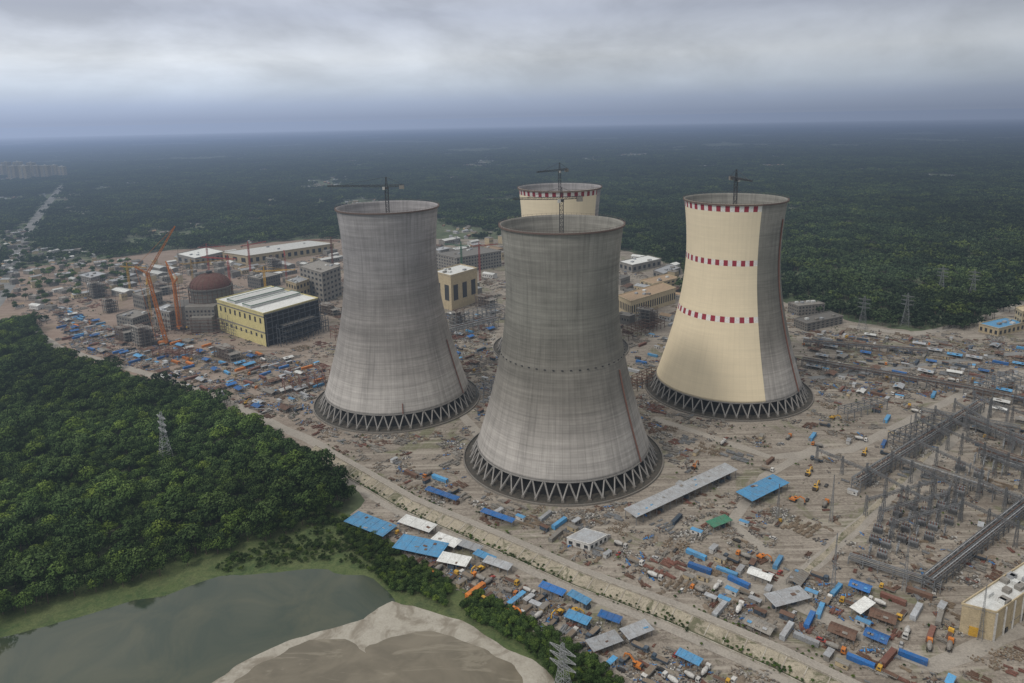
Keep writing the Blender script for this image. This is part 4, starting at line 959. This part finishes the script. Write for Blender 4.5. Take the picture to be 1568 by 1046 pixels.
for u,v,h,j,a,col in ((356,470,66,44,2.8,REDP()),(300,470,60,40,.4,YELP()),(384,420,48,36,1.0,REDP()),(512,440,70,45,2.9,BRICK()),(708,440,62,30,2.6,GREEN()),(735,430,54,30,.3,REDP()),(320,415,40,30,.2,REDP()),(200,450,40,35,-.3,YELP()),(232,490,48,32,2.0,YELP()),(410,480,56,40,.1,YELP()),(440,440,50,34,1.9,REDP())): tcrane((u,v),h,j,a,col)
# ------------------------------------------------------------------ world, sun
W=bpy.data.worlds.new('World'); S.world=W; W.use_nodes=True; nt=W.node_tree; bg=nt.nodes['Background']; bg.inputs[1].default_value=0.1
sky=nd(nt,'ShaderNodeTexSky',sky_type='NISHITA'); sky.sun_disc=False
SE,SA=math.radians(48),math.radians(232)
sky.sun_elevation=SE; sky.sun_rotation=SA
gen=nd(nt,'ShaderNodeTexCoord').outputs['Generated']; s=nd(nt,'ShaderNodeSeparateXYZ'); nt.links.new(gen,s.inputs[0])
c=ramp(nt,s.outputs[2],[(0.0,(2.9,3.55,5.0)),(0.018,(3.7,4.45,6.0)),(0.04,(5.4,6.1,7.2)),(0.075,(6.6,7.0,7.6)),(0.13,(4.9,5.3,6.3)),(0.22,(6.5,6.8,7.3)),(1,(12.2,12.0,11.6))])
k=nd(nt,'ShaderNodeVectorMath',operation='MULTIPLY'); nt.links.new(gen,k.inputs[0]); k.inputs[1].default_value=(1,1,2.6)
n1=noise(nt,k.outputs[0],4.0,5,0.56,0.3)
cl=ramp(nt,n1,[(0.34,0.76),(0.46,0.91),(0.54,1.02),(0.66,1.16)])
cl=mix(nt,ramp(nt,s.outputs[2],[(0.005,0),(0.07,1)]),(0.98,0.98,0.98),cl)
c=mix(nt,1.0,c,cl,'MULTIPLY')
def xfac(nt,x):
    mx=nd(nt,'ShaderNodeMapRange'); nt.links.new(x,mx.inputs[0]); mx.inputs[1].default_value=-.6; mx.inputs[2].default_value=.6; mx.inputs[3].default_value=1.18; mx.inputs[4].default_value=.66; return mx.outputs[0]
c=mix(nt,1.0,c,xfac(nt,s.outputs[0]),'MULTIPLY')
c=mix(nt,0.94,sky.outputs[0],c); nt.links.new(c,bg.inputs[0])
sl=bpy.data.lights.new('sun','SUN'); sl.energy=1.5; sl.angle=math.radians(10); sl.color=(1,.94,.86)
sl.energy=1.5
so=bpy.data.objects.new('sun',sl); SC.objects.link(so)
dv=V((math.sin(SA)*math.cos(SE),math.cos(SA)*math.cos(SE),math.sin(SE))); so.rotation_euler=dv.to_track_quat('Z','Y').to_euler(); so.location=(0,0,500)
# ------------------------------------------------------------------ aerial haze: emission painted into every material, growing with distance from the world origin
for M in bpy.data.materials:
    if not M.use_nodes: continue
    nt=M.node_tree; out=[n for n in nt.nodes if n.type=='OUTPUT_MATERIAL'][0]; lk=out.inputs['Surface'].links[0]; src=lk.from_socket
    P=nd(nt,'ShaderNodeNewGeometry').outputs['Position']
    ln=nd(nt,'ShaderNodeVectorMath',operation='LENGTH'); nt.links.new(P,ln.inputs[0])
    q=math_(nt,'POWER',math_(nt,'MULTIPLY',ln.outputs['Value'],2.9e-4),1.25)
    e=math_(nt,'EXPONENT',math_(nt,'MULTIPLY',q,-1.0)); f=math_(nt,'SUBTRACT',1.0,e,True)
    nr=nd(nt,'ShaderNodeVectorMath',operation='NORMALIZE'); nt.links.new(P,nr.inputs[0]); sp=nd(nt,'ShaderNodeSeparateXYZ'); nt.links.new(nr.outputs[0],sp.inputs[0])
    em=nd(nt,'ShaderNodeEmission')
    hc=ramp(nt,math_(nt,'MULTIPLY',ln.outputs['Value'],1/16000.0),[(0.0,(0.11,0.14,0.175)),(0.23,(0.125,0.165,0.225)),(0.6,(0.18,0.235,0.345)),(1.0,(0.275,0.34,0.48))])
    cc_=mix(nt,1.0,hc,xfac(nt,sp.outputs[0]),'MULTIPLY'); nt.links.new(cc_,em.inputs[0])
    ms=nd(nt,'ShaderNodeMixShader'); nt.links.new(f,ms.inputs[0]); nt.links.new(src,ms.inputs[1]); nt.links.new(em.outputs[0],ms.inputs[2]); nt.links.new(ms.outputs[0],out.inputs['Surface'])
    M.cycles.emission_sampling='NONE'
print('OBJ',len(bpy.data.objects))
